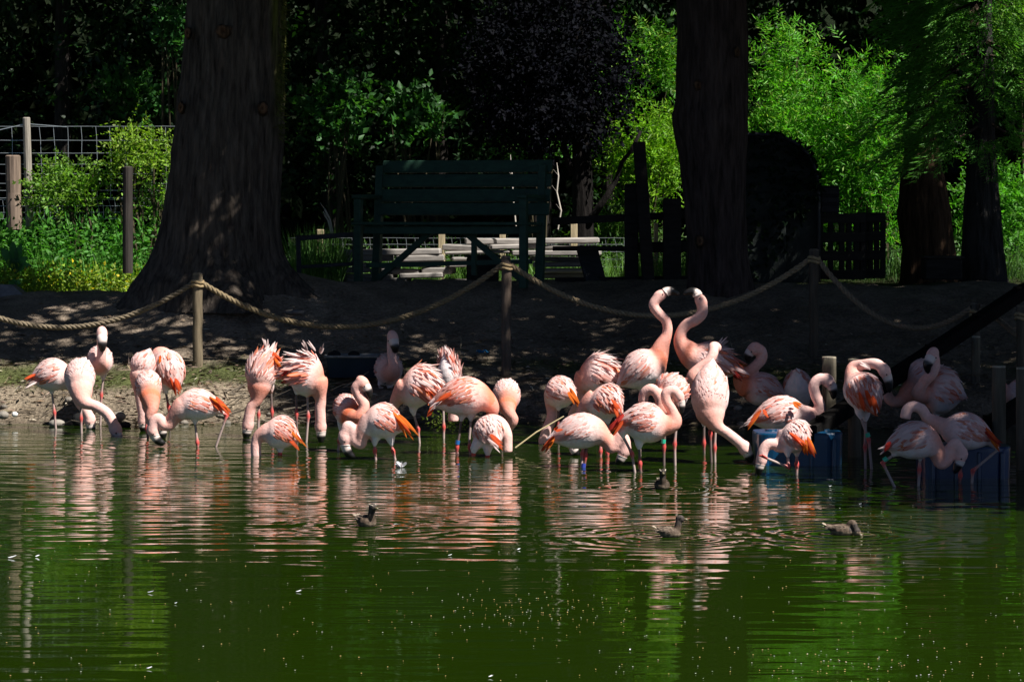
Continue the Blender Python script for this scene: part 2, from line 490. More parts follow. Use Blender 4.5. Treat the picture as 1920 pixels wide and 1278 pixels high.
def canopy(name, parent, boxes, leaf, base, seed, per=18, clump=.38, material='needle', filt=True, var=.35):
    """boxes: (cx, cy, cz, rx, ry, rz, number of clumps)"""
    rng = np.random.default_rng(seed)
    cs = []
    for (cx, cy, cz, rx, ry, rz, n) in boxes:
        u = unit(rng.normal(size=(n, 3))) * (rng.random((n, 1)) ** .45)
        cs.append(u * np.array((rx, ry, rz)) + np.array((cx, cy, cz)))
    c = np.concatenate(cs)
    if filt: c = c[~in_gap(c, rng)]
    # stay above the frame: branches that would hang into view are modelled on their own
    p = np.repeat(c, per, 0) + unit(rng.normal(size=(len(c) * per, 3))) * (rng.random((len(c) * per, 1)) ** .5) * clump
    d = rng.normal(size=p.shape) + np.array((0, 0, -.3))
    Vv, Ff = leaf_geo(p, d, leaf[0] * rng.uniform(.7, 1.3, len(p)), leaf[1] * rng.uniform(.8, 1.2, len(p)), rng)
    return fast_mesh(name, Vv, Ff, leaf_cols(len(p), rng, base, var), M[material], parent)

# ------------------------------------------------------------------ tree trunks
def trunk(name, parent, prof, seg=56, dz=.07, ridge=.03, freq=9, col=(.06, .05, .04), seed=0, flare=None, moss=0.0, material='bark', plates=9.0, crack=.0):
    """prof: list of (x, y, z, radius) from the foot up"""
    prof = [(*p,) for p in prof]
    zs = [p[2] for p in prof]
    z0, z1 = zs[0], zs[-1]
    V = []; Fc = []; Cc = []
    zz = []; z = z0
    while z < z1:
        zz.append(z); z += dz if z < 5 else dz * 5
    zz.append(z1)
    for z in zz:
        x = np.interp(z, zs, [p[0] for p in prof]); y = np.interp(z, zs, [p[1] for p in prof]); r = np.interp(z, zs, [p[3] for p in prof])
        for k in range(seg):
            a = 2 * math.pi * k / seg
            ca, sa = math.cos(a), math.sin(a)
            rr = r
            if flare:
                h = math.exp(-(z - z0) / flare[1])
                rr += flare[0] * h * (.55 + .45 * math.cos(flare[2] * a + 1.1) + .25 * math.cos((flare[2] + 2) * a + 2))
            n1 = mnoise.noise(Vector((ca * freq * .5, sa * freq * .5, z * 1.1 + seed)))
            n2 = mnoise.noise(Vector((ca * freq, sa * freq, z * 2.2 + seed * 3)))
            n3 = mnoise.noise(Vector((ca * 1.2, sa * 1.2, z * .8 + seed * 5)))
            rr += ridge * (1.2 * (.35 - abs(n1)) + .9 * (.3 - abs(n2))) + r * .06 * n3
            V.append((x + ca * rr, y + sa * rr, z))
            dv, _pv = mnoise.voronoi(Vector((ca * r * plates, sa * r * plates, z * plates * .36 + .25 * n1 + seed)))
            rr -= crack * (1 - sstep(.02, .34, dv[1] - dv[0])) * (1 - .6 * abs(n3))
            t = .8 + .45 * abs(n2)
            c = [col[0] * t, col[1] * t, col[2] * t]
            g = moss * sstep(.55, .95, ca + .35 * n3 + .3 * n1) * sstep(2.6, 3.6, z)
            Cc.append((c[0] * (1 - g) + .10 * g, c[1] * (1 - g) + .11 * g, c[2] * (1 - g) + .015 * g))
    m = len(zz)
    for i in range(m - 1):
        for k in range(seg):
            Fc.append((i * seg + k, i * seg + (k + 1) % seg, (i + 1) * seg + (k + 1) % seg, (i + 1) * seg + k))
    return fast_mesh(name, V, Fc, np.array(Cc), M[material], parent, smooth=True)

def limb(name, parent, pts, r0, r1, col, seed=0, material='bark'):
    rng = random.Random(seed)
    pp = []; n = 10
    for i in range(n + 1):
        t = i / n * (len(pts) - 1); k = min(int(t), len(pts) - 2); f = t - k
        v = Vector(pts[k]).lerp(Vector(pts[k + 1]), f)
        pp.append(v + Vector((rng.uniform(-1, 1), rng.uniform(-1, 1), rng.uniform(-1, 1))) * .03)
    mb = MB()
    mb.tube(pp, [r0 + (r1 - r0) * i / n for i in range(n + 1)], 9, col)
    return mb.build(name, M[material], parent, smooth=True)

def px_prof(d, rows):
    out = []
    for (Y, Xl, Xr) in rows:
        a = P(Xl, Y, d); b = P(Xr, Y, d)
        out.append(((a.x + b.x) / 2, d, a.z, (b.x - a.x) / 2))
    return sorted(out, key=lambda p: p[2])

def scar(parent, X, Y, d, w, h, seed):
    """pale sawn-off branch stub"""
    c = P(X, Y, d)
    rng = random.Random(seed)
    mb = MB()
    rings = [(1.25, .10, (.04, .03, .022)), (1.08, .0, (.045, .032, .022)), (.85, -.03, (.09, .05, .028)), (.5, -.035, (.12, .066, .036)), (.06, -.02, (.06, .03, .016))]
    n = 16; vs = []; cs = []; fs = []
    for (s, dy, cc) in rings:
        for k in range(n):
            a = 2 * math.pi * k / n
            j = 1 + rng.uniform(-.2, .2)
            vs.append((c.x + math.cos(a) * w * s * j, c.y + dy, c.z + math.sin(a) * h * s * j)); cs.append(cc)
    for i in range(len(rings) - 1):
        for k in range(n):
            fs.append((i * n + k, i * n + (k + 1) % n, (i + 1) * n + (k + 1) % n, (i + 1) * n + k))
    fs.append(tuple((len(rings) - 1) * n + k for k in range(n)))
    mb.add(vs, fs, cs)
    mb.build("branch_scar", M['bark'], parent)

# the big tree on the left
d1 = 30.7
t1 = thing("conifer_tree", "huge grey-barked conifer with flaring roots, left of the bench", "tree", (-2.9, d1, 1.2), "tall trees on the bank")
prof = px_prof(d1, [(560, 285, 560), (530, 278, 545), (500, 288, 530), (470, 296, 522), (430, 304, 520), (350, 316, 522), (250, 330, 528), (150, 346, 530), (60, 350, 534), (0, 351, 536), (-150, 356, 532)])
prof[0] = (*prof[0][:2], .95, prof[0][3])
prof += [(-2.92, d1, 9, .38), (-2.92, d1, 15, .15)]
trunk("trunk", t1, prof, seg=190, dz=.026, ridge=.045, freq=15, plates=8.5, crack=.055, col=(.085, .068, .054), seed=2, flare=(.42, .28, 5), moss=.8)
for a in ((419, 59, 30.14, .075, .07, 1), (339, 202, 30.32, .03, .055, 2), (492, 203, 30.22, .05, .06, 3), (352, 62, 30.35, .03, .06, 4)):
    scar(t1, *a)
limb("branch", t1, [(-2.9, 30.5, 5.0), (-2.2, 29.5, 6.2), (-1.5, 27.0, 6.6)], .10, .03, (.05, .045, .04), 3)
limb("branch", t1, [(-3.1, 30.5, 5.6), (-4.6, 30.2, 6.8), (-6.2, 29.0, 7.2)], .10, .03, (.05, .045, .04), 4)
canopy("crown", t1, [(-2.6, 30.0, 7.6, 7.0, 6.2, 2.6, 2300), (-3, 31.5, 11.0, 4.2, 4.2, 2.8, 450)], (.24, .10), (.035, .06, .022), 11)

# mossy fringe on its sunny edge
rng = np.random.default_rng(5)
n = 420
zz = rng.uniform(2.75, 4.4, n); px = np.interp(zz, [2.7, 3.3, 4.5], [528, 530, 536])
base = np.stack([(px - 960 + rng.normal(0, 3, n)) * d1 / F - .02, d1 - rng.uniform(.0, .35, n), zz], 1)
dirs = np.stack([rng.uniform(.2, 1, n), rng.uniform(-.8, .2, n), rng.uniform(-1, .1, n)], 1)
Vv, Ff = leaf_geo(base, dirs, rng.uniform(.04, .12, n), .014, rng)
tag(fast_mesh("moss", Vv, Ff, leaf_cols(n, rng, (.09, .10, .02), .4), M['leaf'], t1), kind='stuff')

# the dark trunk right of the middle
d2 = 30.5
t2 = thing("conifer_tree", "dark straight trunk behind the two facing flamingos", "tree", (2.08, d2, 1.1), "tall trees on the bank")
prof = px_prof(d2, [(575, 1288, 1410), (540, 1293, 1408), (480, 1292, 1400), (400, 1286, 1398), (300, 1276, 1398), (235, 1264, 1400), (215, 1263, 1400), (190, 1270, 1401), (60, 1272, 1400), (0, 1270, 1398), (-150, 1272, 1396)])
prof[0] = (*prof[0][:2], .85, prof[0][3])
prof += [(2.1, d2, 9, .26), (2.1, d2, 15, .1)]
trunk("trunk", t2, prof, seg=120, dz=.03, ridge=.022, freq=14, plates=12, crack=.028, col=(.05, .036, .031), seed=8, flare=(.16, .22, 5))
for a in ((1308, 160, 30.14, .035, .05, 5), (1312, 452, 30.16, .04, .055, 6), (1382, 98, 30.18, .03, .05, 7)):
    scar(t2, *a)
limb("branch", t2, [(2.1, 30.3, 5.4), (2.9, 28.5, 6.6), (3.6, 26.2, 7.0)], .09, .03, (.045, .038, .036), 5)
canopy("crown", t2, [(3.0, 28.6, 7.8, 6.4, 6.4, 2.5, 3700), (2.2, 30.3, 11.0, 3.6, 3.8, 2.8, 400)], (.24, .10), (.03, .055, .022), 12)

# cypresses on the right, with drooping sprays
def frond_geo(base, D, length, rng, droop):
    """flat pinnate sprays"""
    n = len(base); nb = 15; nl = 6
    D = unit(D)
    side = unit(np.cross(D, np.array([0, 0, 1.0])) + rng.normal(scale=.25, size=D.shape))
    t = np.linspace(.12, 1, nb)
    stem = base[:, None] + D[:, None] * (t[None, :, None] * length[:, None, None])
    stem[:, :, 2] -= droop[:, None] * t[None] ** 2 * length[:, None]
    PP = []; DD = []
    for sg in (-1, 1):
        bl = length[:, None] * .42 * (1 - t[None] * .75)
        bd = unit(D[:, None] * .75 + sg * side[:, None] * .8 + np.array([0, 0, -.25]) + rng.normal(scale=.1, size=stem.shape))
        for k in range(nl):
            f = (k + .4) / nl
            q = stem + bd * (bl * f)[..., None]; q[..., 2] -= .12 * bl * f * f
            PP.append(q.reshape(-1, 3))
            DD.append((bd + (.5 if k % 2 else -.5) * side[:, None] + D[:, None] * .5 + rng.normal(scale=.15, size=bd.shape)).reshape(-1, 3))
    return np.concatenate(PP), np.concatenate(DD)

def cypress(label, X0, X1, Yb, d, col, seed, nfr, zr, loc_y, ang, rows=None, reach=(.15, .7), flen=(.45, .8)):
    c = P((X0 + X1) / 2, Yb, d)
    t = thing("cypress_tree", label, "tree", (c.x, d, 1.1), "cypresses at the right edge")
    prof = px_prof(d, rows)
    prof[0] = (*prof[0][:2], .85, prof[0][3])
    prof += [(prof[-1][0], d, 8, .16), (prof[-1][0], d, 11, .06)]
    trunk("trunk", t, prof, seg=72, dz=.04, ridge=.03, freq=9, plates=13, crack=.025, col=col, seed=seed, flare=(.1, .25, 4))
    rng = np.random.default_rng(seed)
    z = rng.uniform(zr[0], zr[1], nfr)
    a = rng.uniform(ang[0], ang[1], nfr)
    D = np.stack([np.cos(a), np.sin(a), rng.uniform(-.35, .05, nfr)], 1)
    st = rng.uniform(*reach, nfr)
    base = np.stack([c.x + D[:, 0] * st, d + D[:, 1] * st, z], 1)
    Lf = rng.uniform(*flen, nfr)
    pp, dd = frond_geo(base, D, Lf, rng, rng.uniform(.25, .6, nfr))
    n = len(pp)
    Vv, Ff = leaf_geo(pp, dd, rng.uniform(.05, .095, n), .015, rng, fold=.1)
    fast_mesh("fronds", Vv, Ff, leaf_cols(n, rng, (.075, .21, .03), .35), M['leaf'], t)
    mb = MB()
    for i in range(0, nfr, 4):
        b = Vector(base[i]); dv = Vector(D[i])
        mb.tube([Vector((c.x, d, z[i] + .15)), b, b + dv * Lf[i] * .5 - Vector((0, 0, .08))], [.022, .012, .004], 5, (.05, .035, .025))
    mb.build("branches", M['bark'], t)
    return t
t4 = cypress("grey cypress trunk with low green sprays at the right edge", 1800, 1885, 520, 32.5, (.028, .026, .024), 21, 150, (2.75, 5.0), 0, (2.3, 5.5),
             rows=[(560, 1795, 1892), (520, 1803, 1884), (430, 1806, 1876), (340, 1812, 1868), (200, 1818, 1862), (0, 1822, 1858)])
canopy("crown", t4, [(6.4, 31.5, 6.4, 3.0, 3.6, 1.9, 520), (8.3, 27.2, 7.0, 3.4, 4.6, 2.0, 1700)], (.2, .09), (.035, .06, .022), 13)  # second leaf mass added out of view to shade the bank
t3 = cypress("reddish brown gnarled cypress trunk between green bush and grey trunk", 1690, 1790, 520, 34.0, (.055, .032, .018), 22, 60, (3.5, 5.2), 0, (3.6, 6.0), reach=(.1, .4), flen=(.35, .6),
             rows=[(545, 1690, 1792), (520, 1692, 1794), (470, 1694, 1788), (400, 1684, 1782), (350, 1690, 1772), (250, 1702, 1752), (100, 1706, 1740), (0, 1708, 1736)])
canopy("crown", t3, [(5.4, 33.2, 6.8, 2.2, 2.4, 1.8, 240)], (.2, .09), (.035, .06, .022), 14)

# tree beyond the right edge whose shade falls on the right-hand flamingos
tr = thing("broadleaf_tree", "spreading tree beyond the right edge of the pond", "tree", (8.6, 20.6, .3), "tall trees on the bank")
trunk("trunk", tr, [(8.6, 20.6, -.2, .34), (8.6, 20.6, 1, .27), (8.5, 20.6, 4, .22), (8.4, 20.6, 8, .08)], seg=24, ridge=.02, seed=31)
canopy("crown", tr, [(7.9, 20.9, 6.1, 3.0, 4.6, 2.3, 1900)], (.22, .11), (.04, .075, .02), 15)

# purple-leaved tree behind the bench
tb = thing("copper_beech", "purple-leaved beech with dark forked trunk behind the bench", "tree", (.85, 35.2, 1.1), None)
trunk("trunk", tb, [(.86, 35.2, .9, .17), (.86, 35.2, 1.6, .13), (.84, 35.2, 2.6, .115), (.8, 35.2, 4.5, .09), (.8, 35.2, 8, .04)], seg=26, ridge=.015, seed=41, col=(.013, .011, .010))
limb("branch", tb, [P(1095, 430, 35.2), P(1125, 385, 35.0), P(1150, 345, 35.0), P(1200, 250, 34.8)], .055, .02, (.013, .011, .010), 6)
limb("branch", tb, [P(1078, 330, 35.2), P(1040, 200, 35.0), P(960, 110, 34.6)], .05, .015, (.013, .011, .010), 7)
rng = np.random.default_rng(42)
n = 2600
b0 = unit(rng.normal(size=(n, 3))) * (rng.random((n, 1)) ** .4) * np.array((1.05, 1.0, 1.2)) + np.array((.45, 35.0, 3.6))
drp = (b0[:, 2] < 2.6 + .35 * np.abs(b0[:, 0] - .3))
b0 = b0[~drp]
pp, dd, nn = sprigs(b0, rng.normal(size=b0.shape) + np.array((0, -.4, -.2)), .26, 7, .07, .04, rng)
n = len(pp)
Vv, Ff = leaf_geo(pp, dd, rng.uniform(.05, .085, n), rng.uniform(.03, .05, n), rng, N=nn)
fast_mesh("crown", Vv, Ff, leaf_cols(n, rng, (.0026, .0030, .0050), .5), M['darkleaf'], tb)
canopy("upper_crown", tb, [(1.6, 34.6, 6.6, 3.0, 3.0, 1.6, 420)], (.18, .10), (.022, .014, .02), 43)

# ------------------------------------------------------------------ woodland behind
def wood_tree(label, x, y, h, r, zlow, nleaf, base, seed, leaf=(.12, .065), name="woodland_tree", tr_=.12, tilt=0):
    t = thing(name, label, "tree", (x, y, 1.05), "woodland trees behind the fence")
    trunk("trunk", t, [(x, y, .8, tr_ * 1.25), (x + tilt * .3, y, 2, tr_), (x + tilt, y, h * .6, tr_ * .7), (x + tilt, y, h, .03)], seg=20, dz=.12, ridge=.015, seed=seed, col=(.04, .034, .03))
    rng = np.random.default_rng(seed)
    ncl = max(8, nleaf // 90)
    cl = unit(rng.normal(size=(ncl, 3))) * (rng.random((ncl, 1)) ** .4) * np.array((r, r * .9, (h - zlow) / 2)) + np.array((x + tilt * .7, y, (h + zlow) / 2))
    cl = cl[~in_gap(cl, rng)]
    ns = max(1, nleaf // max(1, len(cl)) // 7)
    b = np.repeat(cl, ns, 0) + rng.normal(scale=.32, size=(len(cl) * ns, 3))
    pp, dd, nn = sprigs(b, rng.normal(size=b.shape) + np.array((0, -.5, 0)), .34, 7, .1, .05, rng)
    n = len(pp)
    Vv, Ff = leaf_geo(pp, dd, leaf[0] * rng.uniform(.7, 1.25, n), leaf[1] * rng.uniform(.7, 1.25, n), rng, N=nn)
    fast_mesh("crown", Vv, Ff, leaf_cols(n, rng, base, .35), M['leaf'], t)
    return t
WT = [(-8.2, 40.5, 9.5, 2.0, 2.2, "dark woodland tree at the far left behind the wire fence"),
      (-6.0, 39.2, 10.5, 2.0, 2.1, "dark woodland tree above the tall wire fence"),
      (-4.4, 38.6, 9.0, 1.5, 1.8, "woodland tree with lit leaf sprays just left of the huge trunk"),
      (-2.3, 38.8, 10.0, 1.7, 1.5, "dark woodland tree just right of the huge trunk"),
      (-1.0, 40.4, 11.0, 1.9, 1.7, "dark woodland tree behind the left half of the bench"),
      (.3, 39.6, 10.0, 1.7, 1.9, "dark woodland tree behind the right half of the bench"),
      (1.5, 42.0, 11.5, 2.1, 2.2, "dark woodland tree behind the purple beech"),
      (3.4, 44.0, 12.0, 2.4, 2.6, "woodland tree rising behind the bright bushes"),
      (5.8, 43.5, 12.0, 2.4, 2.4, "woodland tree behind the reddish trunk"),
      (8.2, 42.0, 11.0, 2.3, 2.0, "woodland tree at the far right behind the cypresses")]
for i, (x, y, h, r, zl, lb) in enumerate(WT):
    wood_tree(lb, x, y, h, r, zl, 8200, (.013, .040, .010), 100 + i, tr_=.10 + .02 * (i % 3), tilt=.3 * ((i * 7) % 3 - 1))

# far wood: one mass
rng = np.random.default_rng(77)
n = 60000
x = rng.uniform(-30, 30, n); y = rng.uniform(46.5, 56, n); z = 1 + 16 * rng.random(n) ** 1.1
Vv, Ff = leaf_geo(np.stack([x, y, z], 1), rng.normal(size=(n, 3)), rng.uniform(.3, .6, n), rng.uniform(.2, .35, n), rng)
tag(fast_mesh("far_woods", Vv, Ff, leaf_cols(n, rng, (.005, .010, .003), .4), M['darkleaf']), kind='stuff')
# high woodland canopy, out of sight above the frame
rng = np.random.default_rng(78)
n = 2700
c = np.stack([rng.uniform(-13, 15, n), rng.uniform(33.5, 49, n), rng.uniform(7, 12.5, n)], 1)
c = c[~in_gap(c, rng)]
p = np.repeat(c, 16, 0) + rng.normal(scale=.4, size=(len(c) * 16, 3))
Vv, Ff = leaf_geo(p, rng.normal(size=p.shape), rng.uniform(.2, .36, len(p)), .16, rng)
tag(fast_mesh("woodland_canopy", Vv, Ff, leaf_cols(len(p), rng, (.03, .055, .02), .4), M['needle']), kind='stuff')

# ------------------------------------------------------------------ bushes in the sun
def bush(label, X0, X1, Y0, Y1, d, depth, n, base, seed, leaf=(.085, .022), nper=11, slen=.42, droop=.15, name="willow_bush", alt=None, group="sunlit bushes behind the bank", stemcol=(.06, .05, .03)):
    a = P(X0, Y1, d); b = P(X1, Y0, d)
    cx, cz = (a.x + b.x) / 2, (a.z + b.z) / 2
    t = thing(name, label, "bush", (cx, d, 1.1), group)
    rng = np.random.default_rng(seed)
    u = rng.uniform(-1, 1, (n * 2, 3))
    keep = (np.abs(u[:, 0]) ** 2.6 + np.abs(u[:, 2]) ** 2.6 + .5 * np.abs(u[:, 1]) ** 2) < 1.0
    u = u[keep][:n]
    # clumping
    cc = rng.uniform(-1, 1, (26, 3)); k = rng.integers(0, 26, len(u))
    u = u * .5 + cc[k] * .5
    B = u * np.array(((b.x - a.x) / 2, depth / 2, (b.z - a.z) / 2)) + np.array((cx, d, cz))
    D = np.stack([u[:, 0] * .5, -.35 + 0 * u[:, 1], .55 + 0 * u[:, 2]], 1) + rng.normal(scale=.55, size=B.shape)
    pp, dd, nn = sprigs(B, D, rng.uniform(.6, 1.2, len(B)) * slen, nper, leaf[0], leaf[1], rng, droop=droop, spread=.75, bend=.3)
    m = len(pp)
    Vv, Ff = leaf_geo(pp, dd, leaf[0] * rng.uniform(.6, 1.3, m), leaf[1] * rng.uniform(.7, 1.3, m), rng, N=nn)
    fast_mesh("foliage", Vv, Ff, leaf_cols(m, rng, base, .5, alt, .12 if alt else 0), M['leaf'], t)
    mb = MB(); r2 = random.Random(seed)
    for i in range(9):
        q = Vector(B[r2.randrange(len(B))])
        ft = Vector((cx + r2.uniform(-.25, .25) * (b.x - a.x), d + r2.uniform(-.1, .3) * depth, 1.0))
        mid = ft.lerp(q, .5) + Vector((r2.uniform(-.1, .1), 0, .1))
        mb.tube([ft, mid, q], [.025, .016, .006], 5, stemcol)
    mb.build("stems", M['twig'], t)
    return t
G1 = (.085, .27, .018)
bush("tall bright green willow bush right of the dark trunk", 1395, 1580, 20, 470, 37.6, 1.7, 1200, G1, 201, alt=(.2, .32, .06))
bush("bright green willow bush left of the reddish trunk", 1540, 1720, 70, 530, 37.2, 1.7, 1200, (.08, .26, .02), 202, alt=(.2, .32, .06))
bush("yellow-green bush behind the tallest fence post", 1130, 1290, 195, 420, 37.0, 1.2, 600, (.14, .29, .015), 203)
bush("high leafy green bush left of the dark trunk above the fence", 1105, 1290, 30, 260, 37.3, 1.2, 380, (.055, .17, .014), 215, leaf=(.085, .03), alt=(.2, .32, .05))
bush("low dim green bush under the purple beech", 1085, 1250, 375, 535, 36.8, 1.0, 700, (.07, .14, .03), 204)
bush("low bright bush between the two cypress trunks", 1775, 1925, 300, 530, 37.4, 1.2, 560, (.08, .24, .025), 205, leaf=(.08, .035))
bush("high sparse bush above the cypress sprays", 1850, 1990, -40, 200, 38.0, 1.2, 420, (.11, .24, .03), 206)
bush("yellow-green leafy shrub growing through the top of the wire fence", 205, 345, 225, 360, 33.7, .45, 260, (.17, .28, .03), 207, leaf=(.05, .026), nper=9, slen=.3, name="leafy_shrub")
bush("trailing green shrub low on the wire fence left of the dark post", 55, 215, 300, 420, 33.75, .5, 260, (.14, .26, .04), 208, leaf=(.055, .03), nper=9, slen=.3, name="leafy_shrub")
bush("small green bush hanging below the shrub beside the huge trunk", 255, 335, 340, 440, 33.8, .4, 120, (.12, .25, .04), 209, leaf=(.05, .026), nper=8, slen=.25, name="leafy_shrub")
# sprays that catch the light in the dark wood
bush("broad-leaved spray hanging dark green left of the huge trunk", 185, 310, 125, 240, 37.5, .5, 110, (.04, .125, .028), 210, leaf=(.10, .07), nper=7, slen=.3, name="leaf_spray", group="leaf sprays in the dark wood")
bush("broad-leaved spray high beside the huge trunk", 290, 352, 5, 110, 36.5, .4, 60, (.04, .13, .035), 211, leaf=(.09, .06), nper=7, slen=.3, name="leaf_spray", group="leaf sprays in the dark wood")
bush("broad-leaved spray right of the huge trunk", 565, 700, 140, 300, 37.5, .6, 150, (.04, .125, .028), 212, leaf=(.10, .07), nper=7, slen=.3, name="leaf_spray", group="leaf sprays in the dark wood")
bush("broad-leaved spray above the bench back", 705, 850, 160, 290, 37.8, .6, 150, (.04, .125, .028), 213, leaf=(.10, .07), nper=7, slen=.3, name="leaf_spray", group="leaf sprays in the dark wood")
bush("small leafy spray over the right end of the bench", 930, 1060, 240, 320, 36.4, .4, 90, (.09, .22, .05), 214, leaf=(.08, .05), nper=7, slen=.25, name="leaf_spray", group="leaf sprays in the dark wood")

# ------------------------------------------------------------------ nettles, grass and turf (uncountable)
def tufts(name, n, fx, fy, hgt, wid, base, seed, lean=.5, alt=None, altp=0, zoff=0, region=None):
    rng = np.random.default_rng(seed)
    x = rng.uniform(*fx, n); y = rng.uniform(*fy, n)
    if region is not None:
        k = np.array([region(a, b) for a, b in zip(x, y)]); x = x[k]; y = y[k]; n = len(x)
    z = np.array([ground(a, b) for a, b in zip(x, y)]) + zoff
    D = np.stack([rng.normal(scale=lean, size=n), rng.normal(scale=lean, size=n), np.ones(n)], 1)
    Vv, Ff = leaf_geo(np.stack([x, y, z - .01], 1), D, rng.uniform(.4, 1.2, n) * hgt, wid * rng.uniform(.6, 1.3, n), rng, N=rng.normal(size=(n, 3)), mid=.55)
    return tag(fast_mesh(name, Vv, Ff, leaf_cols(n, rng, base, .35, alt, altp), M['leaf']), kind='stuff')
def herbs(name, n, fx, fy, hgt, base, seed, leaf=(.05, .02), nper=12, alt=None, altp=0):
    rng = np.random.default_rng(seed)
    x = rng.uniform(*fx, n); y = rng.uniform(*fy, n)
    z = np.array([ground(a, b) for a, b in zip(x, y)])
    D = np.stack([rng.normal(scale=.22, size=n), rng.normal(scale=.22, size=n) - .1, np.ones(n)], 1)
    pp, dd, nn = sprigs(np.stack([x, y, z], 1), D, hgt * rng.uniform(.5, 1.2, n), nper, leaf[0], leaf[1], rng, spread=1.1, droop=.2)
    m = len(pp)
    Vv, Ff = leaf_geo(pp, dd, leaf[0] * rng.uniform(.6, 1.3, m), leaf[1] * rng.uniform(.7, 1.3, m), rng, N=nn)
    return tag(fast_mesh(name, Vv, Ff, leaf_cols(m, rng, base, .3, alt, altp), M['leaf']), kind='stuff')
herbs("nettle_undergrowth", 1500, (-7.2, -3.4), (33.2, 35.6), .78, (.07, .215, .03), 301, leaf=(.085, .036), nper=12)
tufts("tall_grass", 4200, (-7.2, -3.45), (33.0, 35.4), .55, .009, (.09, .24, .035), 302, lean=.28)
herbs("low_herbs", 900, (-7.2, -3.5), (32.6, 33.5), .3, (.19, .27, .03), 303, leaf=(.055, .034), nper=7, alt=(.55, .42, .02), altp=.06)
tufts("meadow_grass", 6000, (-2.7, 2.2), (33.6, 36.8), .32, .009, (.11, .22, .045), 304, lean=.35)
herbs("meadow_herbs", 620, (-2.7, 2.4), (33.9, 36.8), .45, (.075, .155, .045), 305, leaf=(.05, .018), nper=11)
tufts("grass_by_bushes", 4200, (2.4, 7.0), (34.6, 37.6), .4, .01, (.08, .16, .04), 306, lean=.35)
herbs("herbs_by_bushes", 420, (2.5, 7.0), (35.0, 37.4), .5, (.075, .16, .04), 307, leaf=(.06, .028), nper=10)
tufts("grass_by_root", 1100, (-2.45, -1.9), (32.6, 33.6), .6, .01, (.08, .17, .04), 308, lean=.25)
def lip(x, y):
    s = y - shore(x)
    return .42 < s < 1.35 and mnoise.noise(Vector((x * .8 + 3, y * .8, 4))) > -.28 + (.0 if x < -1.6 else .28)
tufts("turf_grass", 5200, (-5.2, 1.2), (27.2, 29.2), .05, .008, (.11, .13, .045), 309, lean=.9, region=lip)
# twigs and litter on the bank
rng = np.random.default_rng(320)
n = 6200
x = rng.uniform(-5.3, 5.3, n); y = np.array([shore(a) for a in x]) + np.abs(rng.normal(scale=1.3, size=n)) - .05
z = np.array([ground(a, b) for a, b in zip(x, y)]) + .012
D = np.stack([rng.normal(size=n), rng.normal(size=n) * .6, rng.normal(scale=.12, size=n)], 1)
Vv, Ff = leaf_geo(np.stack([x, y, z], 1), D, rng.uniform(.03, .11, n), rng.uniform(.008, .03, n), rng, N=np.tile((0, 0, 1.0), (n, 1)) + rng.normal(scale=.3, size=(n, 3)))
tag(fast_mesh("leaf_litter", Vv, Ff, leaf_cols(n, rng, (.16, .12, .08), .5, (.3, .26, .2), .12), M['twig']), kind='stuff')

rng = np.random.default_rng(321)
n = 900
x = rng.uniform(-5.3, 3.5, n); y = np.array([shore(a) for a in x]) + np.abs(rng.normal(scale=.9, size=n)) - .03
z = np.array([ground(a, b) for a, b in zip(x, y)]) + .015
D = np.stack([rng.normal(size=n), rng.normal(size=n) * .5, rng.normal(scale=.16, size=n)], 1)
Vv, Ff = leaf_geo(np.stack([x, y, z], 1), D, rng.uniform(.08, .30, n), rng.uniform(.006, .013, n), rng, fold=.6, N=np.tile((0, 0, 1.0), (n, 1)) + rng.normal(scale=.3, size=(n, 3)))
tag(fast_mesh("fallen_twigs", Vv, Ff, leaf_cols(n, rng, (.19, .15, .11), .5), M['twig']), kind='stuff')

# ------------------------------------------------------------------ rope fence along the bank
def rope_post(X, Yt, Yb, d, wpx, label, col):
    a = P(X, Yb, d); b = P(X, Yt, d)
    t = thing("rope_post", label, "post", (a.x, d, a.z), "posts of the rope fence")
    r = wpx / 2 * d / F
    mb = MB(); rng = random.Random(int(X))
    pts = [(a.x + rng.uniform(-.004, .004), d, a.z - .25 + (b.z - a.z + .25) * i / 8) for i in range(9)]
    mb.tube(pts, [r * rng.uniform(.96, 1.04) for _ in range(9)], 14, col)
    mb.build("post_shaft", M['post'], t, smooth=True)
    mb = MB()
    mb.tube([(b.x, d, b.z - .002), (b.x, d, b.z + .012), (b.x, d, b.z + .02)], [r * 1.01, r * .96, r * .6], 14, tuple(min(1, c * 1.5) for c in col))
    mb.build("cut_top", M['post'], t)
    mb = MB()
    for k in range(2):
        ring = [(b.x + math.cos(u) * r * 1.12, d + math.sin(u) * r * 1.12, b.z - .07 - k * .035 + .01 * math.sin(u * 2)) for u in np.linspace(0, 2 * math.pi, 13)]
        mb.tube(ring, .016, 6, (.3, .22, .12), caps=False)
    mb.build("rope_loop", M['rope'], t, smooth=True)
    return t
dp = 28.4
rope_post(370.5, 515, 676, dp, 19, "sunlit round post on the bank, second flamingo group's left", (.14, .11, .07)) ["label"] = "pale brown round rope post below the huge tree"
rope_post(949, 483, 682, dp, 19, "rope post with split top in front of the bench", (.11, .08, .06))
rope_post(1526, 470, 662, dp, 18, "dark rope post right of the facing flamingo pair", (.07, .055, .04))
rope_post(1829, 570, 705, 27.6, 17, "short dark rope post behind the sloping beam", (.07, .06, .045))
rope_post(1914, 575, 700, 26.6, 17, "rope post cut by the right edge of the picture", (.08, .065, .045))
rope_post(-120, 520, 680, dp, 19, "rope post beyond the left edge of the picture", (.18, .14, .09))

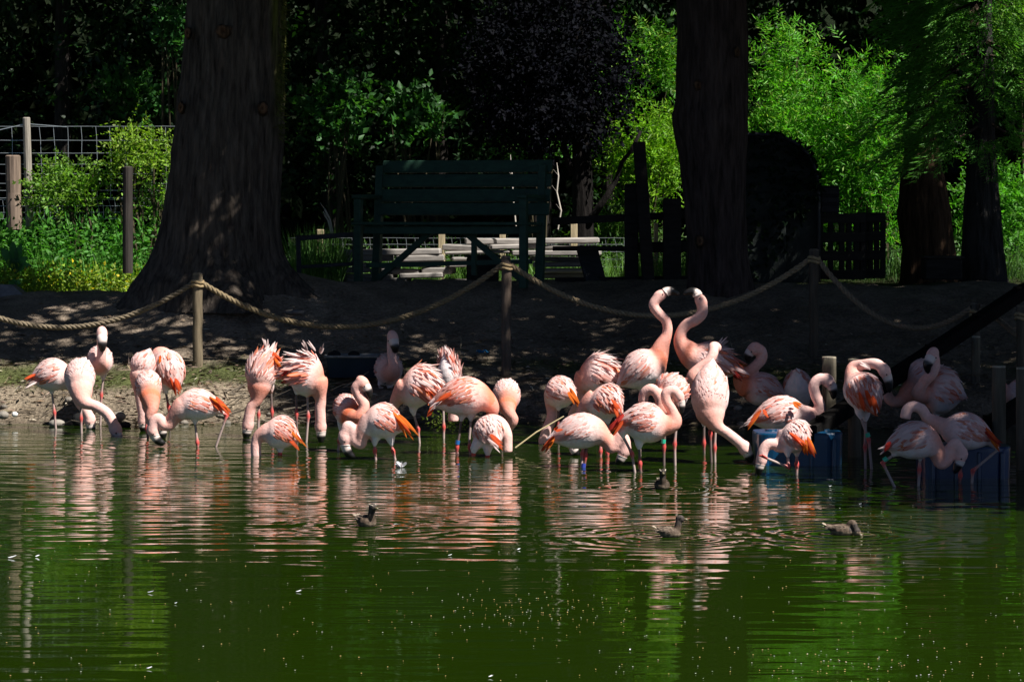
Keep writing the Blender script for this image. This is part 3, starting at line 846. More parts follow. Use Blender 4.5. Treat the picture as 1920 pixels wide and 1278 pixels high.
def rope(pxs, d0, d1, rpx, label, col):
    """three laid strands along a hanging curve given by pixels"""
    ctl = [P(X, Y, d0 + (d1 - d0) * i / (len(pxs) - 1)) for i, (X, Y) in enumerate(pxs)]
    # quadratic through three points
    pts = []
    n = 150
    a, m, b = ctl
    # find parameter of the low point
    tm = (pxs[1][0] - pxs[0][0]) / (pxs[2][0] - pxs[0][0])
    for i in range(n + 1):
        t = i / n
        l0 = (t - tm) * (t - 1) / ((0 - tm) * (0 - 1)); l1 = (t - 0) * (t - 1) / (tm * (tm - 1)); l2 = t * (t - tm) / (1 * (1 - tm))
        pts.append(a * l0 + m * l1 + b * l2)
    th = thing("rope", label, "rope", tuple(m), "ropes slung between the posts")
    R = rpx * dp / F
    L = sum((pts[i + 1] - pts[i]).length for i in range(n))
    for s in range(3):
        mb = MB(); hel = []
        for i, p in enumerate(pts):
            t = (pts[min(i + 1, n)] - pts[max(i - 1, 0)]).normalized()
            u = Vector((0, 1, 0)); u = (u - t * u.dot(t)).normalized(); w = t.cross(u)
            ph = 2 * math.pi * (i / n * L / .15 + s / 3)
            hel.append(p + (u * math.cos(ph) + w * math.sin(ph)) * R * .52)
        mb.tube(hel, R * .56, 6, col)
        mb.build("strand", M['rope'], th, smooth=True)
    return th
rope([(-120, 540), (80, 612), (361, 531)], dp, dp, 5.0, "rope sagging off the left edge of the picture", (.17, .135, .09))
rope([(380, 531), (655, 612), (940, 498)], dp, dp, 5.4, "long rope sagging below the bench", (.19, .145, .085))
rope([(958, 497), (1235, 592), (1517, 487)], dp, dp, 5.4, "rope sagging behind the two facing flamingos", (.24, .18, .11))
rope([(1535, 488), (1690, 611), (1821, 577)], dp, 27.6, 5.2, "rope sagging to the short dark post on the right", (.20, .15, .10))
rope([(1837, 580), (1876, 602), (1906, 628)], 27.6, 26.6, 5.2, "short rope end at the right edge", (.20, .15, .10))

# ------------------------------------------------------------------ bench
db = 31.6
c = P(838, 533, db)
bz = c.z
bench = thing("bench", "tall dark green slatted bench under the trees on the bank", "bench", (c.x, db, bz))
ang = math.radians(-20)
R3 = Matrix.Rotation(ang, 3, 'Z')
px = db / F
def BL(x, y, z):   # bench space: x along, y back (away), z up
    return Vector((c.x, db, bz)) + R3 @ Vector((x, y, z))
GR = (.014, .046, .028)
half = 1.0
def bbox(name, x, y, z, sx, sy, sz, rx=0, parent=bench, col=GR, bev=.008):
    mb = MB()
    mb.box(BL(x, y, z), (sx, sy, sz), R3 @ Matrix.Rotation(rx, 3, 'X'), col, bev=bev)
    return mb.build(name, M['benchpaint'], parent)
seat_z = (533 - 419) * px
for (Yc, hh, yy) in ((311, 24, .44), (338, 25, .405), (366, 25, .37), (392, 24, .335)):
    bbox("back_slat", .06, yy, (533 - Yc) * px, 2 * half - .02, .03, hh * px, -.22)
for k in range(4):
    bbox("seat_slat", 0, -.22 + k * .125, seat_z, 2 * half + .02, .105, .035)
for sx in (-1, 1):
    bbox("front_leg", sx * (half - .05), -.2, seat_z / 2 + .12, .08, .09, seat_z + .3)
    bbox("back_leg", sx * (half - .05), .36, .62, .085, .09, 1.34, -.1)
    bbox("armrest", sx * (half - .05), .06, seat_z + .29, .11, .66, .045)
    bbox("seat_rail", sx * (half - .05), .05, seat_z - .065, .06, .56, .08)
bbox("apron", 0, -.17, seat_z - .07, 1.8, .035, .09)
for sx in (-1, 1):
    mb = MB(); mb.bar(BL(sx * .12, .02, seat_z - .03), BL(sx * .82, .06, .06), .05, .06, GR)
    mb.build("brace", M['benchpaint'], bench)
mb = MB(); mb.bar(BL(-.95, .04, .2), BL(.95, .06, .25), .05, .05, GR); mb.build("stretcher", M['benchpaint'], bench)
mb = MB(); mb.bar(BL(.3, .03, seat_z - .02), BL(.3, .04, .1), .05, .05, GR); mb.build("strut", M['benchpaint'], bench)

def solid(name, label, cat, X0, X1, Y0, Y1, d, depth, material, col, group=None, rx=0, rz=0, bev=.015):
    a = P(X0, Y1, d); b = P(X1, Y0, d)
    mb = MB()
    mb.box(Vector(((a.x + b.x) / 2, d, (a.z + b.z) / 2)), (b.x - a.x, depth, b.z - a.z), Matrix.Rotation(rz, 3, 'Z') @ Matrix.Rotation(rx, 3, 'Y'), col, bev=bev)
    return mb, ((a.x + b.x) / 2, d, a.z)

# dark feed box under the bench
a = P(905, 534, 32.4)
box = thing("feed_box", "dark wooden box standing under the bench", "box", tuple(a))
mb = MB(); w = 60 * 32.4 / F; h = 52 * 32.4 / F
mb.box(a + Vector((0, 0, h / 2)), (w, .3, h), None, (.03, .028, .024), bev=.01); mb.build("body", M['wood'], box)
mb = MB(); mb.box(a + Vector((0, 0, h + .012)), (w + .05, .36, .026), None, (.04, .036, .03), bev=.006); mb.build("lid", M['wood'], box)
mb = MB()
for k in (-1, 1): mb.box(a + Vector((k * w * .4, -.165, h / 2)), (.04, .024, h * .96), None, (.04, .036, .03))
mb.build("batten", M['wood'], box)

# leaning board right of the bench
board = thing("leaning_board", "dark board leaning beside the right end of the bench", "board", tuple(P(1108, 532, 32.3)))
mb = MB(); q0 = P(1118, 532, 32.2); q1 = P(1100, 462, 32.5)
mb.bar(q0, q1, .24, .03, (.03, .03, .03)); mb.build("board_face", M['wood'], board)
mb = MB(); mb.bar(q0 + Vector((-.10, -.03, .02)), q1 + Vector((-.10, -.03, -.02)), .03, .03, (.045, .045, .045)); mb.build("edge_strip", M['wood'], board)

# low metal gate left of the bench
gt = thing("low_gate", "low dark metal rail frame between the huge tree and the bench", "gate", tuple(P(560, 512, 32.0)))
dg = 32.0
for nm, p0, p1, w in (("upright", (561, 516), (559, 441), .05), ("upright", (664, 512), (664, 438), .04), ("top_rail", (556, 447), (668, 439), .055), ("bottom_rail", (556, 501), (668, 494), .04)):
    mb = MB(); mb.bar(P(*p0, dg), P(*p1, dg), w, w, (1, 1, 1), bev=.006); mb.build(nm, M['iron'], gt)

# stack of grey planks in the sun behind the bench
rng = random.Random(71)
rows = [(527, [(642, 700), (706, 768), (775, 836), (842, 905), (1010, 1124)]),
        (517, [(648, 742), (750, 832), (1002, 1118)]),
        (507, [(640, 690), (697, 790), (796, 850), (880, 934), (1004, 1120)]),
        (496, [(662, 748), (754, 826), (838, 900), (1000, 1122)]),
        (485, [(645, 738), (742, 832), (846, 930), (996, 1122)]),
        (474, [(640, 828), (836, 958), (962, 1126)]),
        (463, [(834, 912), (918, 1010), (1014, 1124)]),
        (452, [(872, 980), (985, 1122)]),]
where = {527: "ground row", 517: "second row", 507: "third row", 496: "fourth row", 485: "fifth row", 474: "sixth row", 463: "seventh row", 452: "top row"}
for (Y, segs) in rows:
    for (xa, xb) in segs:
        d = 33.4 + rng.uniform(-.12, .12)
        a = P(xa, Y, d); b = P(xb, Y + rng.uniform(-4, 4), d)
        mb = MB(); t = rng.uniform(.8, 1.15)
        cc = (.25 * t, .228 * t, .205 * t)
        mb.bar(a, b + Vector((0, rng.uniform(-.12, .12), 0)), .34 * rng.uniform(.7, 1.1), .056 * rng.uniform(.65, 1.35), cc, bev=.014)
        m_ = (a + b) / 2
        mb2 = mb
        o = mb2.build("plank", M['wood'], None, loc=tuple(m_))
        nth = ("first", "second", "third", "fourth", "fifth")[[sg[0] for sg in segs].index(xa)]
        tag(o, "%s grey plank from the left in the %s of the pile behind the bench" % (nth, where[Y]), "plank", "grey planks stacked behind the bench")

# timber fence right of the bench
fe = thing("timber_fence", "dark post and rail timber fence right of the bench", "fence", tuple(P(1200, 525, 32.2)))
df = 32.2
for (X, Yt, Yb, w) in ((1184, 344, 527, 26), (1260, 372, 527, 34)):
    mb = MB(); mb.bar(P(X, Yb + 8, df), P(X, Yt, df), w * df / F, .11, (.022, .02, .018), bev=.01, up=Vector((0, 1, 0))); mb.build("fence_post", M['wood'], fe)
mb = MB(); mb.bar(P(1216, 530, df - .1), P(1198, 266, df - .1), 23 * df / F, .11, (.024, .02, .018), bev=.01, up=Vector((0, 1, 0))); mb.build("fence_post", M['wood'], fe)
for (Y0, Y1, Xa, Xb, w) in ((415, 402, 1036, 1295, 14), (466, 466, 1036, 1175, 9), (464, 462, 1195, 1300, 20), (525, 521, 1040, 1300, 9)):
    mb = MB(); mb.bar(P(Xa, Y0, df + .06), P(Xb, Y1, df + .06), .05, w * df / F, (.024, .021, .019), bev=.006); mb.build("rail", M['wood'], fe)

# pale fence posts of the wire netting behind the planks
for (X, Yt, Yb, w, lb) in ((601, 430, 512, 13, "pale fence post left of the bench"), (828, 437, 512, 13, "pale fence post under the middle of the bench"), (942, 428, 470, 12, "short pale post top under the bench seat"),
                       (1076, 419, 460, 13, "pale post top right of the bench"), (1230, 418, 512, 8, "thin pale post between the timber fence posts")):
    a = P(X, Yb, 34.4); b = P(X, Yt, 34.4)
    mb = MB(); mb.bar(a - Vector((0, 0, .12)), b, w * 34.4 / F, .08, (.36, .29, .18), bev=.006, up=Vector((0, 1, 0)))
    o = mb.build("netting_post", M['post'], None, loc=tuple(a)); tag(o, lb, "post", "pale posts of the netting fence")

def net(name, label, X0, X1, rowsY, cols, d, r, sag=0.0, seed=1):
    t = thing(name, label, "wire fence", tuple(P((X0 + X1) / 2, rowsY[-1], d)))
    rng = random.Random(seed)
    for Y in rowsY:
        pts = [P(X0 + (X1 - X0) * i / 14, Y + rng.uniform(-.4, .4) + sag * math.sin(math.pi * i / 14), d + rng.uniform(-.01, .01)) for i in range(15)]
        mb = MB(); mb.tube(pts, r, 4, caps=False); mb.build("line_wire", M['wire'], t)
    for X in cols:
        bow = rng.uniform(1, 5)
        pts = [P(X + bow * math.sin(math.pi * j / 6 * .8) + rng.uniform(-.7, .7), rowsY[0] + (rowsY[-1] - rowsY[0]) * j / 6, d) for j in range(7)]
        mb = MB(); mb.tube(pts, r * .85, 4, caps=False); mb.build("stay_wire", M['wire'], t)
    return t
net("wire_fence", "tall square-mesh wire fence left of the huge tree", -60, 336, (237, 263, 287, 308, 326, 344, 357, 371), [-30, 22] + [74 + 26.2 * i for i in range(11)], 34.0, .0036)
net("fine_netting", "fine wire netting along the bottom of the tall fence", -60, 336, (374, 386, 398, 410), [-50 + 11 * i for i in range(36)], 34.05, .0028, seed=2)
net("fine_netting", "fine wire netting behind the plank pile", 540, 1240, (446, 458, 472, 486, 500), [540 + 17 * i for i in range(42)], 34.5, .003, seed=3)
tw = MB(); tw.tube([P(-30, 250, 33.9), P(50, 232, 33.9), P(125, 238, 33.9)], .006, 4)
o = tw.build("top_wire", M['wire'], None, loc=tuple(P(50, 232, 33.9))); tag(o, "loose top wire bent over the pale fence post", "wire")
def round_post(X0, X1, Yt, Yb, d, label, col, lean=0, name="fence_stake", group="posts of the tall wire fence"):
    a = P((X0 + X1) / 2 + lean, Yb, d); b = P((X0 + X1) / 2, Yt, d)
    mb = MB(); r = (X1 - X0) / 2 * d / F
    rr = random.Random(int(X0) + 7)
    mb.tube([a + (b - a) * (i / 6) for i in range(7)] + [b + Vector((0, 0, .012))], [r * rr.uniform(.95, 1.05) for _ in range(7)] + [r * .8], 12, col)
    return tag(mb.build(name, M['post'], None, smooth=False, loc=tuple(a)), label, "post", group)
round_post(42, 57, 222, 430, 33.9, "tall weathered pale post of the wire fence", (.24, .215, .18), 6)
round_post(10, 38, 293, 430, 33.6, "thick short reddish post left of the tall pale post", (.17, .125, .095), 3)
round_post(230, 249, 314, 512, 32.6, "dark thick post in front of the green bank", (.035, .03, .026), 0)
tag(MB().build("x", M['post']), kind='stuff') if False else None

# concrete base at the left edge
mb = MB(); q = P(12, 556, 31.5)
vs = [q + Vector(v) for v in ((-.26, -.2, 0), (.24, -.2, 0), (.24, .2, 0), (-.26, .2, 0), (-.2, -.1, .13), (.08, -.1, .13), (.08, .12, .13), (-.2, .12, .13))]
mb.add(vs, [(0, 3, 2, 1), (4, 5, 6, 7), (0, 1, 5, 4), (1, 2, 6, 5), (2, 3, 7, 6), (3, 0, 4, 7)], (.16, .15, .15))
tag(mb.build("concrete_block", M['stone'], None, loc=tuple(q)), "grey wedge-shaped block at the left edge", "block")

# round-topped shelter right of the dark trunk
ds = 32.6
sh = thing("shelter", "dark round-topped shelter right of the dark trunk", "shelter", tuple(P(1425, 530, ds)))
cx = P(1418, 400, ds).x; zb = P(1418, 530, ds).z; rw = 117 * ds / F; zt = P(1418, 254, ds).z
arc = []
for i in range(25):
    a = math.pi * i / 24
    arc.append((cx + rw * math.copysign(abs(math.cos(a)) ** .75, math.cos(a)), zb + (zt - zb) * (.55 + .45 * math.sin(a) ** .8)))
arc = [(cx + rw, zb)] + arc + [(cx - rw, zb)]
mb = MB(); n = len(arc); vs = []; rr = random.Random(4)
for j in range(7):
    y = ds + 1.3 * j / 6
    for (x, z) in arc: vs.append((x + rr.uniform(-.025, .025), y, z + rr.uniform(-.025, .025)))
mb.add(vs, [(j * n + i, j * n + i + 1, (j + 1) * n + i + 1, (j + 1) * n + i) for j in range(6) for i in range(n - 1)])
mb.build("cover", M['tarp'], sh, smooth=True)
mb = MB(); mb.add([(x, ds + .03, z) for x, z in arc], [tuple(range(n))]); mb.build("end_wall", M['tarp'], sh)
rng = np.random.default_rng(61)
k_ = rng.integers(2, len(arc) - 2, 1500); fr = rng.random(1500)
ax_ = np.array([arc[i][0] for i in range(len(arc))]); az_ = np.array([arc[i][1] for i in range(len(arc))])
lx = ax_[k_] * (1 - fr) + ax_[k_ - 1] * fr; lz = az_[k_] * (1 - fr) + az_[k_ - 1] * fr
sh_ = np.where(rng.random(1500) < .5, 1.0, rng.random(1500) ** .5)
lx = cx + (lx - cx) * sh_; lz = zb + (lz - zb) * sh_
ly = np.where(sh_ < 1, ds - .02, ds + rng.uniform(-.05, .9, 1500))
Vv, Ff = leaf_geo(np.stack([lx, ly, lz], 1) + rng.normal(scale=.02, size=(1500, 3)), np.stack([rng.normal(scale=.6, size=1500), -np.ones(1500) * .5, rng.normal(scale=.6, size=1500)], 1), rng.uniform(.05, .12, 1500), rng.uniform(.04, .07, 1500), rng)
fast_mesh("ivy", Vv, Ff, leaf_cols(1500, rng, (.008, .016, .008), .5), M['darkleaf'], sh)
for k in (0, 1):
    mb = MB(); mb.tube([(x, ds - .01 + k * .66, z + .012) for x, z in arc], .02, 6, (1, 1, 1)); mb.build("hoop", M['iron'], sh, smooth=True)
mb = MB(); mb.box((cx + .02, ds - .01, zb + .5), (.62, .05, 1.0), None, (1, 1, 1), bev=.01); mb.build("door_board", M['tarp'], sh)

# dark pallets leaning right of the shelter
def pallet(label, X0, X1, Y0, Y1, d, gaps):
    a = P(X0, Y1, d); b = P(X1, Y0, d)
    t = thing("pallet", label, "pallet", ((a.x + b.x) / 2, d, a.z), "dark pallets beside the shelter")
    W_, H_ = b.x - a.x, b.z - a.z
    for k in range(4):
        z = a.z + H_ * (.06 + .88 * k / 3)
        mb = MB(); mb.box(((a.x + b.x) / 2, d, z), (W_, .022, H_ * .15), None, (.025, .023, .02), bev=.004); mb.build("board", M['wood'], t)
    for x in gaps:
        mb = MB(); mb.box((a.x + W_ * x, d + .062, (a.z + b.z) / 2), (.055, .09, H_), None, (.02, .019, .017), bev=.004); mb.build("stringer", M['wood'], t)
    return t
pallet("dark pallet with green light through its lower gaps", 1536, 1622, 402, 522, 33.0, (.04, .26, .5, .66, .82, .96))
pallet("dark pallet at the right end of the pallet row", 1606, 1660, 400, 520, 33.3, (.06, .3, .5, .72, .94))
mb, lc = solid("crate", "", "", 1536, 1571, 348, 400, 33.1, .3, 'wood', (.02, .02, .022))
cr = thing("crate", "dark crate standing on the pallets beside the shelter", "crate", lc)
mb.build("body", M['wood'], cr)
mb = MB()
for k in range(3): mb.box((lc[0], 32.94, lc[2] + .05 + k * .1), (.2, .018, .06), None, (.03, .03, .032), bev=.004)
mb.build("slats", M['wood'], cr)
mb, lc = solid("box", "", "", 1731, 1800, 484, 524, 31.9, .35, 'wood', (.02, .018, .016))
bx = thing("wooden_box", "low dark box at the foot of the reddish trunk", "box", lc)
mb.build("body", M['wood'], bx)
mb = MB(); mb.box((lc[0], 31.9, P(0, 484, 31.9).z + .014), (.44, .4, .024), None, (.03, .026, .022), bev=.004); mb.build("lid", M['wood'], bx)

# dead stems standing behind the bench
for (pts, lb) in (([(1046, 430), (1052, 395), (1044, 360), (1047, 330), (1044, 305)], "pale dry stem behind the right end of the bench"), ([(968, 430), (962, 370), (960, 330), (957, 290)], "pale thin stem rising behind the bench slats"),
                  ([(622, 438), (616, 415), (606, 396)], "pale bent twig above the low gate"), ([(624, 438), (619, 412), (609, 392), (612, 398)], "forked pale twig above the low gate")):
    mb = MB(); mb.tube([P(x, y, 33.2) for x, y in pts], [.011] * (len(pts) - 1) + [.004], 5, (.42, .38, .32))
    for (x, y) in pts[1:-1]: mb.tube([P(x, y, 33.2), P(x - 9, y - 12, 33.15)], [.006, .003], 4, (.42, .38, .32))
    tag(mb.build("dry_stem", M['twig'], None, loc=tuple(P(*pts[0], 33.2))), lb, "twig", "dry stems behind the bench")

# broad-leaved plants at the left edge
def dock(label, X, Y, d, leaves, colr):
    p = P(X, Y, d)
    t = thing("dock_plant", label, "plant", tuple(p), "broad-leaved plants at the left edge")
    rr = random.Random(int(X + Y))
    for (dx, dy, L, w) in leaves:
        e = P(X + dx, Y - dy, d - .1)
        mb = MB(); n = 6; vs = []; fs = []
        ax = (e - p); ax_n = ax.normalized(); s = ax_n.cross(Vector((0, -1, .3))).normalized()
        for i in range(n + 1):
            f = i / n; q = p.lerp(e, f) + Vector((0, -.05 * math.sin(math.pi * f), .04 * math.sin(math.pi * f)))
            ww = w * (math.sin(math.pi * min(1, f * .92 + .06)) ** .8)
            vs += [q - s * ww, q + Vector((0, .012, -.008)), q + s * ww]
        for i in range(n):
            fs += [(i * 3, i * 3 + 1, i * 3 + 4, i * 3 + 3), (i * 3 + 1, i * 3 + 2, i * 3 + 5, i * 3 + 4)]
        k = rr.uniform(.8, 1.2)
        mb.add(vs, fs, (colr[0] * k, colr[1] * k, colr[2] * k)); mb.build("leaf", M['leaf'], t, smooth=True)
dock("broad-leaved dock plant with pale green leaves at the left edge", 30, 512, 32.9, [(-28, 48, .3, .05), (-6, 60, .3, .05), (10, 56, .3, .045), (-2, 26, .2, .05), (22, 30, .2, .045), (30, 14, .2, .04)], (.06, .16, .06))
dock("small low dock plant on the soil at the left edge", 26, 540, 31.7, [(-6, 14, .1, .035), (6, 12, .1, .035), (14, 8, .1, .03)], (.08, .2, .07))

# ------------------------------------------------------------------ trough, rag and stones on the bank
dt = 28.2
tg = thing("feeding_trough", "long dark blue trough with pale rim on the bank", "trough", tuple(P(660, 706, dt)))
a = P(614, 706, dt); b = P(712, 668, dt)
w_, h_ = b.x - a.x, b.z - a.z
cc = Vector(((a.x + b.x) / 2, dt, a.z))
outer = [(-w_ / 2 + .03, -.16, 0), (w_ / 2 - .03, -.16, 0), (w_ / 2 - .03, .16, 0), (-w_ / 2 + .03, .16, 0)]
top = [(-w_ / 2, -.2, h_), (w_ / 2, -.2, h_), (w_ / 2, .2, h_), (-w_ / 2, .2, h_)]
inn = [(-w_ / 2 + .02, -.18, h_), (w_ / 2 - .02, -.18, h_), (w_ / 2 - .02, .18, h_), (-w_ / 2 + .02, .18, h_)]
ib = [(x * .95, y * .9, .04) for x, y, z in outer]
mb = MB()
vs = [cc + Vector(v) for v in outer + top + inn + ib]
fs = [(3, 2, 1, 0)] + [(i, (i + 1) % 4, 4 + (i + 1) % 4, 4 + i) for i in range(4)] + [(8 + i, 12 + i, 12 + (i + 1) % 4, 8 + (i + 1) % 4) for i in range(4)] + [(12, 13, 14, 15)]
mb.add(vs, fs, (.006, .018, .035)); mb.build("tub", M['plastic'], tg)
mb = MB(); ring = [cc + Vector(v) + Vector((0, 0, .008)) for v in top]; 
for i in range(4): mb.bar(ring[i], ring[(i + 1) % 4], .045, .022, (.18, .18, .17), bev=.004)
mb.build("rim", M['stone'], tg)
for k, (X, r, lb) in enumerate(((627, 13, "dark rounded lump on the left of the trough rim"), (664, 11, "dark rounded lump on the right of the trough rim"))):
    q = P(X, 664, dt - .1)
    mb = MB(); rr = r * dt / F
    mb.ball(q, (rr, rr * .9, rr * .62), 16, 10, (.012, .012, .013), fn=lambda p: p * (1 + .12 * mnoise.noise(p * 22)))
    tag(mb.build("dark_stone", M['stone'], None, smooth=True, loc=tuple(q)), lb, "stone", "dark lumps on the trough")
q = P(905, 661, 28.6)
mb = MB(); rr = random.Random(3); n = 10; vs = []; fs = []
for j in range(6):
    for i in range(n):
        vs.append(q + Vector(((i / (n - 1) - .5) * .13 + rr.uniform(-.006, .006), (j / 5 - .5) * .16, .012 + .022 * math.sin(i * 1.9 + j) * math.cos(j * 1.3 + i * .4) + rr.uniform(-.004, .004))))
for j in range(5):
    for i in range(n - 1): fs.append((j * n + i, j * n + i + 1, (j + 1) * n + i + 1, (j + 1) * n + i))
mb.add(vs, fs); tag(mb.build("blue_rag", M['cloth'], None, loc=tuple(q)), "crumpled bright blue rag lying on the dark bank", "rag")

def stone(X, Y, d, w, h, label, col, seed, group=None, name="stone"):
    q = P(X, Y, d); s = d / F
    mb = MB()
    mb.ball(q, (w * s, w * s * .8, h * s), 16, 10, col, fn=lambda p: p * (1 + .25 * mnoise.noise(p * (9 if w > 8 else 20) + Vector((seed, 0, 0)))))
    return tag(mb.build(name, M['stone'], None, smooth=True, loc=tuple(q)), label, "stone", group)
stone(149, 786, 27.0, 13, 14, "round black stone at the waterline behind the bowed necks", (.012, .012, .012), 1)
stone(234, 796, 26.9, 12, 6, "flat dark stone at the waterline beside the bowed head", (.02, .018, .016), 2)
stone(222, 780, 27.2, 13, 9, "pale grey rounded stone behind the long bowed neck", (.2, .18, .15), 3)
stone(108, 793, 27.0, 15, 8, "angular grey stone at the leftmost flamingo's leg", (.22, .2, .17), 4)
stone(5, 778, 27.2, 11, 8, "grey stone at the left edge of the shore", (.2, .18, .15), 5)
stone(28, 776, 27.2, 6, 5, "small white stone at the left end of the shore", (.6, .58, .54), 6)
stone(414, 778, 26.9, 11, 6, "small grey stone below the lifted red leg", (.18, .16, .13), 7)
stone(552, 585, 29.6, 20, 6, "flat grey stone half buried on the bank slope", (.12, .11, .1), 8)
stone(640, 735, 27.7, 16, 9, "dark boulder on the mud below the trough", (.05, .045, .04), 9)
stone(910, 728, 27.7, 18, 10, "dark boulder on the mud behind the round-backed flamingo", (.05, .045, .04), 10)
rr = random.Random(90)
for k in range(34):
    x = rr.uniform(-4.9, 4.2); y = shore(x) + rr.uniform(-.02, .5)
    r = rr.uniform(.02, .055)
    q = Vector((x, y, ground(x, y) + r * .2))
    mb = MB(); sd = rr.uniform(0, 90); t = rr.uniform(.6, 1.3)
    mb.ball(q, (r, r * .8, r * .6), 9, 6, (.16 * t, .14 * t, .115 * t), fn=lambda p: p * (1 + .3 * mnoise.noise(p * 25 + Vector((sd, 0, 0)))))
    tag(mb.build("shore_stone", M['stone'], None, smooth=True, loc=tuple(q)), "small brown-grey stone in the mud along the waterline", "stone", "small stones along the waterline")

# sticks and brushwood under the bank
rr = random.Random(17)
mb = MB()
for k in range(110):
    x = rr.choice((rr.uniform(-2.75, -1.2), rr.uniform(-4.9, 3.0)))
    y = shore(x) + rr.uniform(-.35, .5)
    z = max(.02, ground(x, y)) + rr.uniform(.0, .16) * (x > -2.9)
    a = rr.uniform(-.9, .9); L = rr.uniform(.12, .5)
    p0 = Vector((x, y, z)); dv = Vector((math.cos(a), rr.uniform(-.5, .3), math.sin(a) * .45 + .1))
    t = rr.uniform(.5, 1.3)
    mid = p0 + dv * L * .5 + Vector((rr.uniform(-.03, .03), 0, rr.uniform(-.02, .04)))
    mb.tube([p0, mid, p0 + dv * L], [.007, .005, .0025], 4, (.2 * t, .165 * t, .125 * t))
tag(mb.build("brushwood_litter", M['twig']), kind='stuff')
mb = MB(); mb.tube([P(966, 839, 24.0), P(1005, 810, 24.1), P(1057, 780, 24.3)], [.0065, .006, .0045], 6, (.33, .27, .15))
tag(mb.build("reed_stick", M['twig'], None, loc=tuple(P(966, 839, 24.0))), "pale yellow stick slanting out of the water left of the white-backed flamingo", "stick")
# sprouting weed at the waterline
rng = np.random.default_rng(5)
q = P(846, 812, 26.2); n = 26
B = np.array(q)[None] + rng.normal(scale=(.09, .05, .03), size=(n, 3)); B[:, 2] = np.abs(B[:, 2])*.5
pp, dd, nn = sprigs(B, rng.normal(size=(n, 3)) * .5 + np.array((0, -.2, 1)), .22, 8, .03, .015, rng)
m = len(pp); Vv, Ff = leaf_geo(pp, dd, .035, .016, rng, N=nn)
ww = thing("water_weed", "small yellow-green weed sprouting at the waterline between flamingo legs", "plant", tuple(q))
fast_mesh("foliage", Vv, Ff, leaf_cols(m, rng, (.14, .19, .03), .3), M['leaf'], ww)

# ------------------------------------------------------------------ posts, sloping beams and blue floats on the right
for (X0, X1, Yt, Yb, d, lb) in ((1541, 1568, 671, 880, 23.9, "round jetty post behind the white flamingo's head"), (1590, 1615, 675, 880, 23.6, "round jetty post right of its twin behind the preening flamingo"),
                            (1860, 1886, 688, 800, 22.7, "short round post at the right, sawn at a slant"), (1905, 1935, 691, 910, 22.4, "thick round post at the right edge of the picture"), (1822, 1838, 632, 705, 26.0, "dim post standing behind the sloping beam")):
    a = P((X0 + X1) / 2, Yb, d); b = P((X0 + X1) / 2, Yt, d); r = (X1 - X0) / 2 * d / F
    a.z = min(a.z, -.2) if X0 != 1822 else a.z
    t = thing("jetty_post", lb, "post", (a.x, d, 0), "round posts at the jetty")
    mb = MB(); rr = random.Random(X0)
    mb.tube([a + (b - a) * (i / 8) for i in range(9)], [r * rr.uniform(.97, 1.03) for _ in range(9)], 16, (.10, .085, .06)); mb.build("post_shaft", M['post'], t, smooth=True)
    mb = MB(); mb.tube([b - Vector((0, 0, .003)), b + Vector((0, 0, .01)), b + Vector((0, 0, .013))], [r * 1.0, r * .97, r * .3], 16, (.3, .26, .19)); mb.build("sawn_top", M['post'], t)
def beam(label, p0, p1, w, h):
    t = thing("sloping_beam", label, "beam", tuple((p0 + p1) / 2), "sloping beams of the jetty")
    mb = MB(); mb.bar(p0, p1, w, h, (.006, .0055, .005), bev=.01); mb.build("timber", M['wood'], t)
    dv = (p1 - p0)
    mb = MB()
    for f in (.08, .3, .52, .74, .95):
        q = p0 + dv * f
        mb.box(q + Vector((0, 0, h / 2 + .012)), (.05, w + .05, .022), None, (.008, .007, .006), bev=.003)
    mb.build("cleat", M['wood'], t)
beam("long dark beam sloping up from the blue float to the right edge", P(1496, 826, 22.6), P(1925, 542, 28.0), .12, 26 * 25 / F)
beam("short dark beam sloping up behind the right-hand blue float", P(1838, 812, 22.6), P(1990, 712, 25.2), .1, 38 * 23 / F)
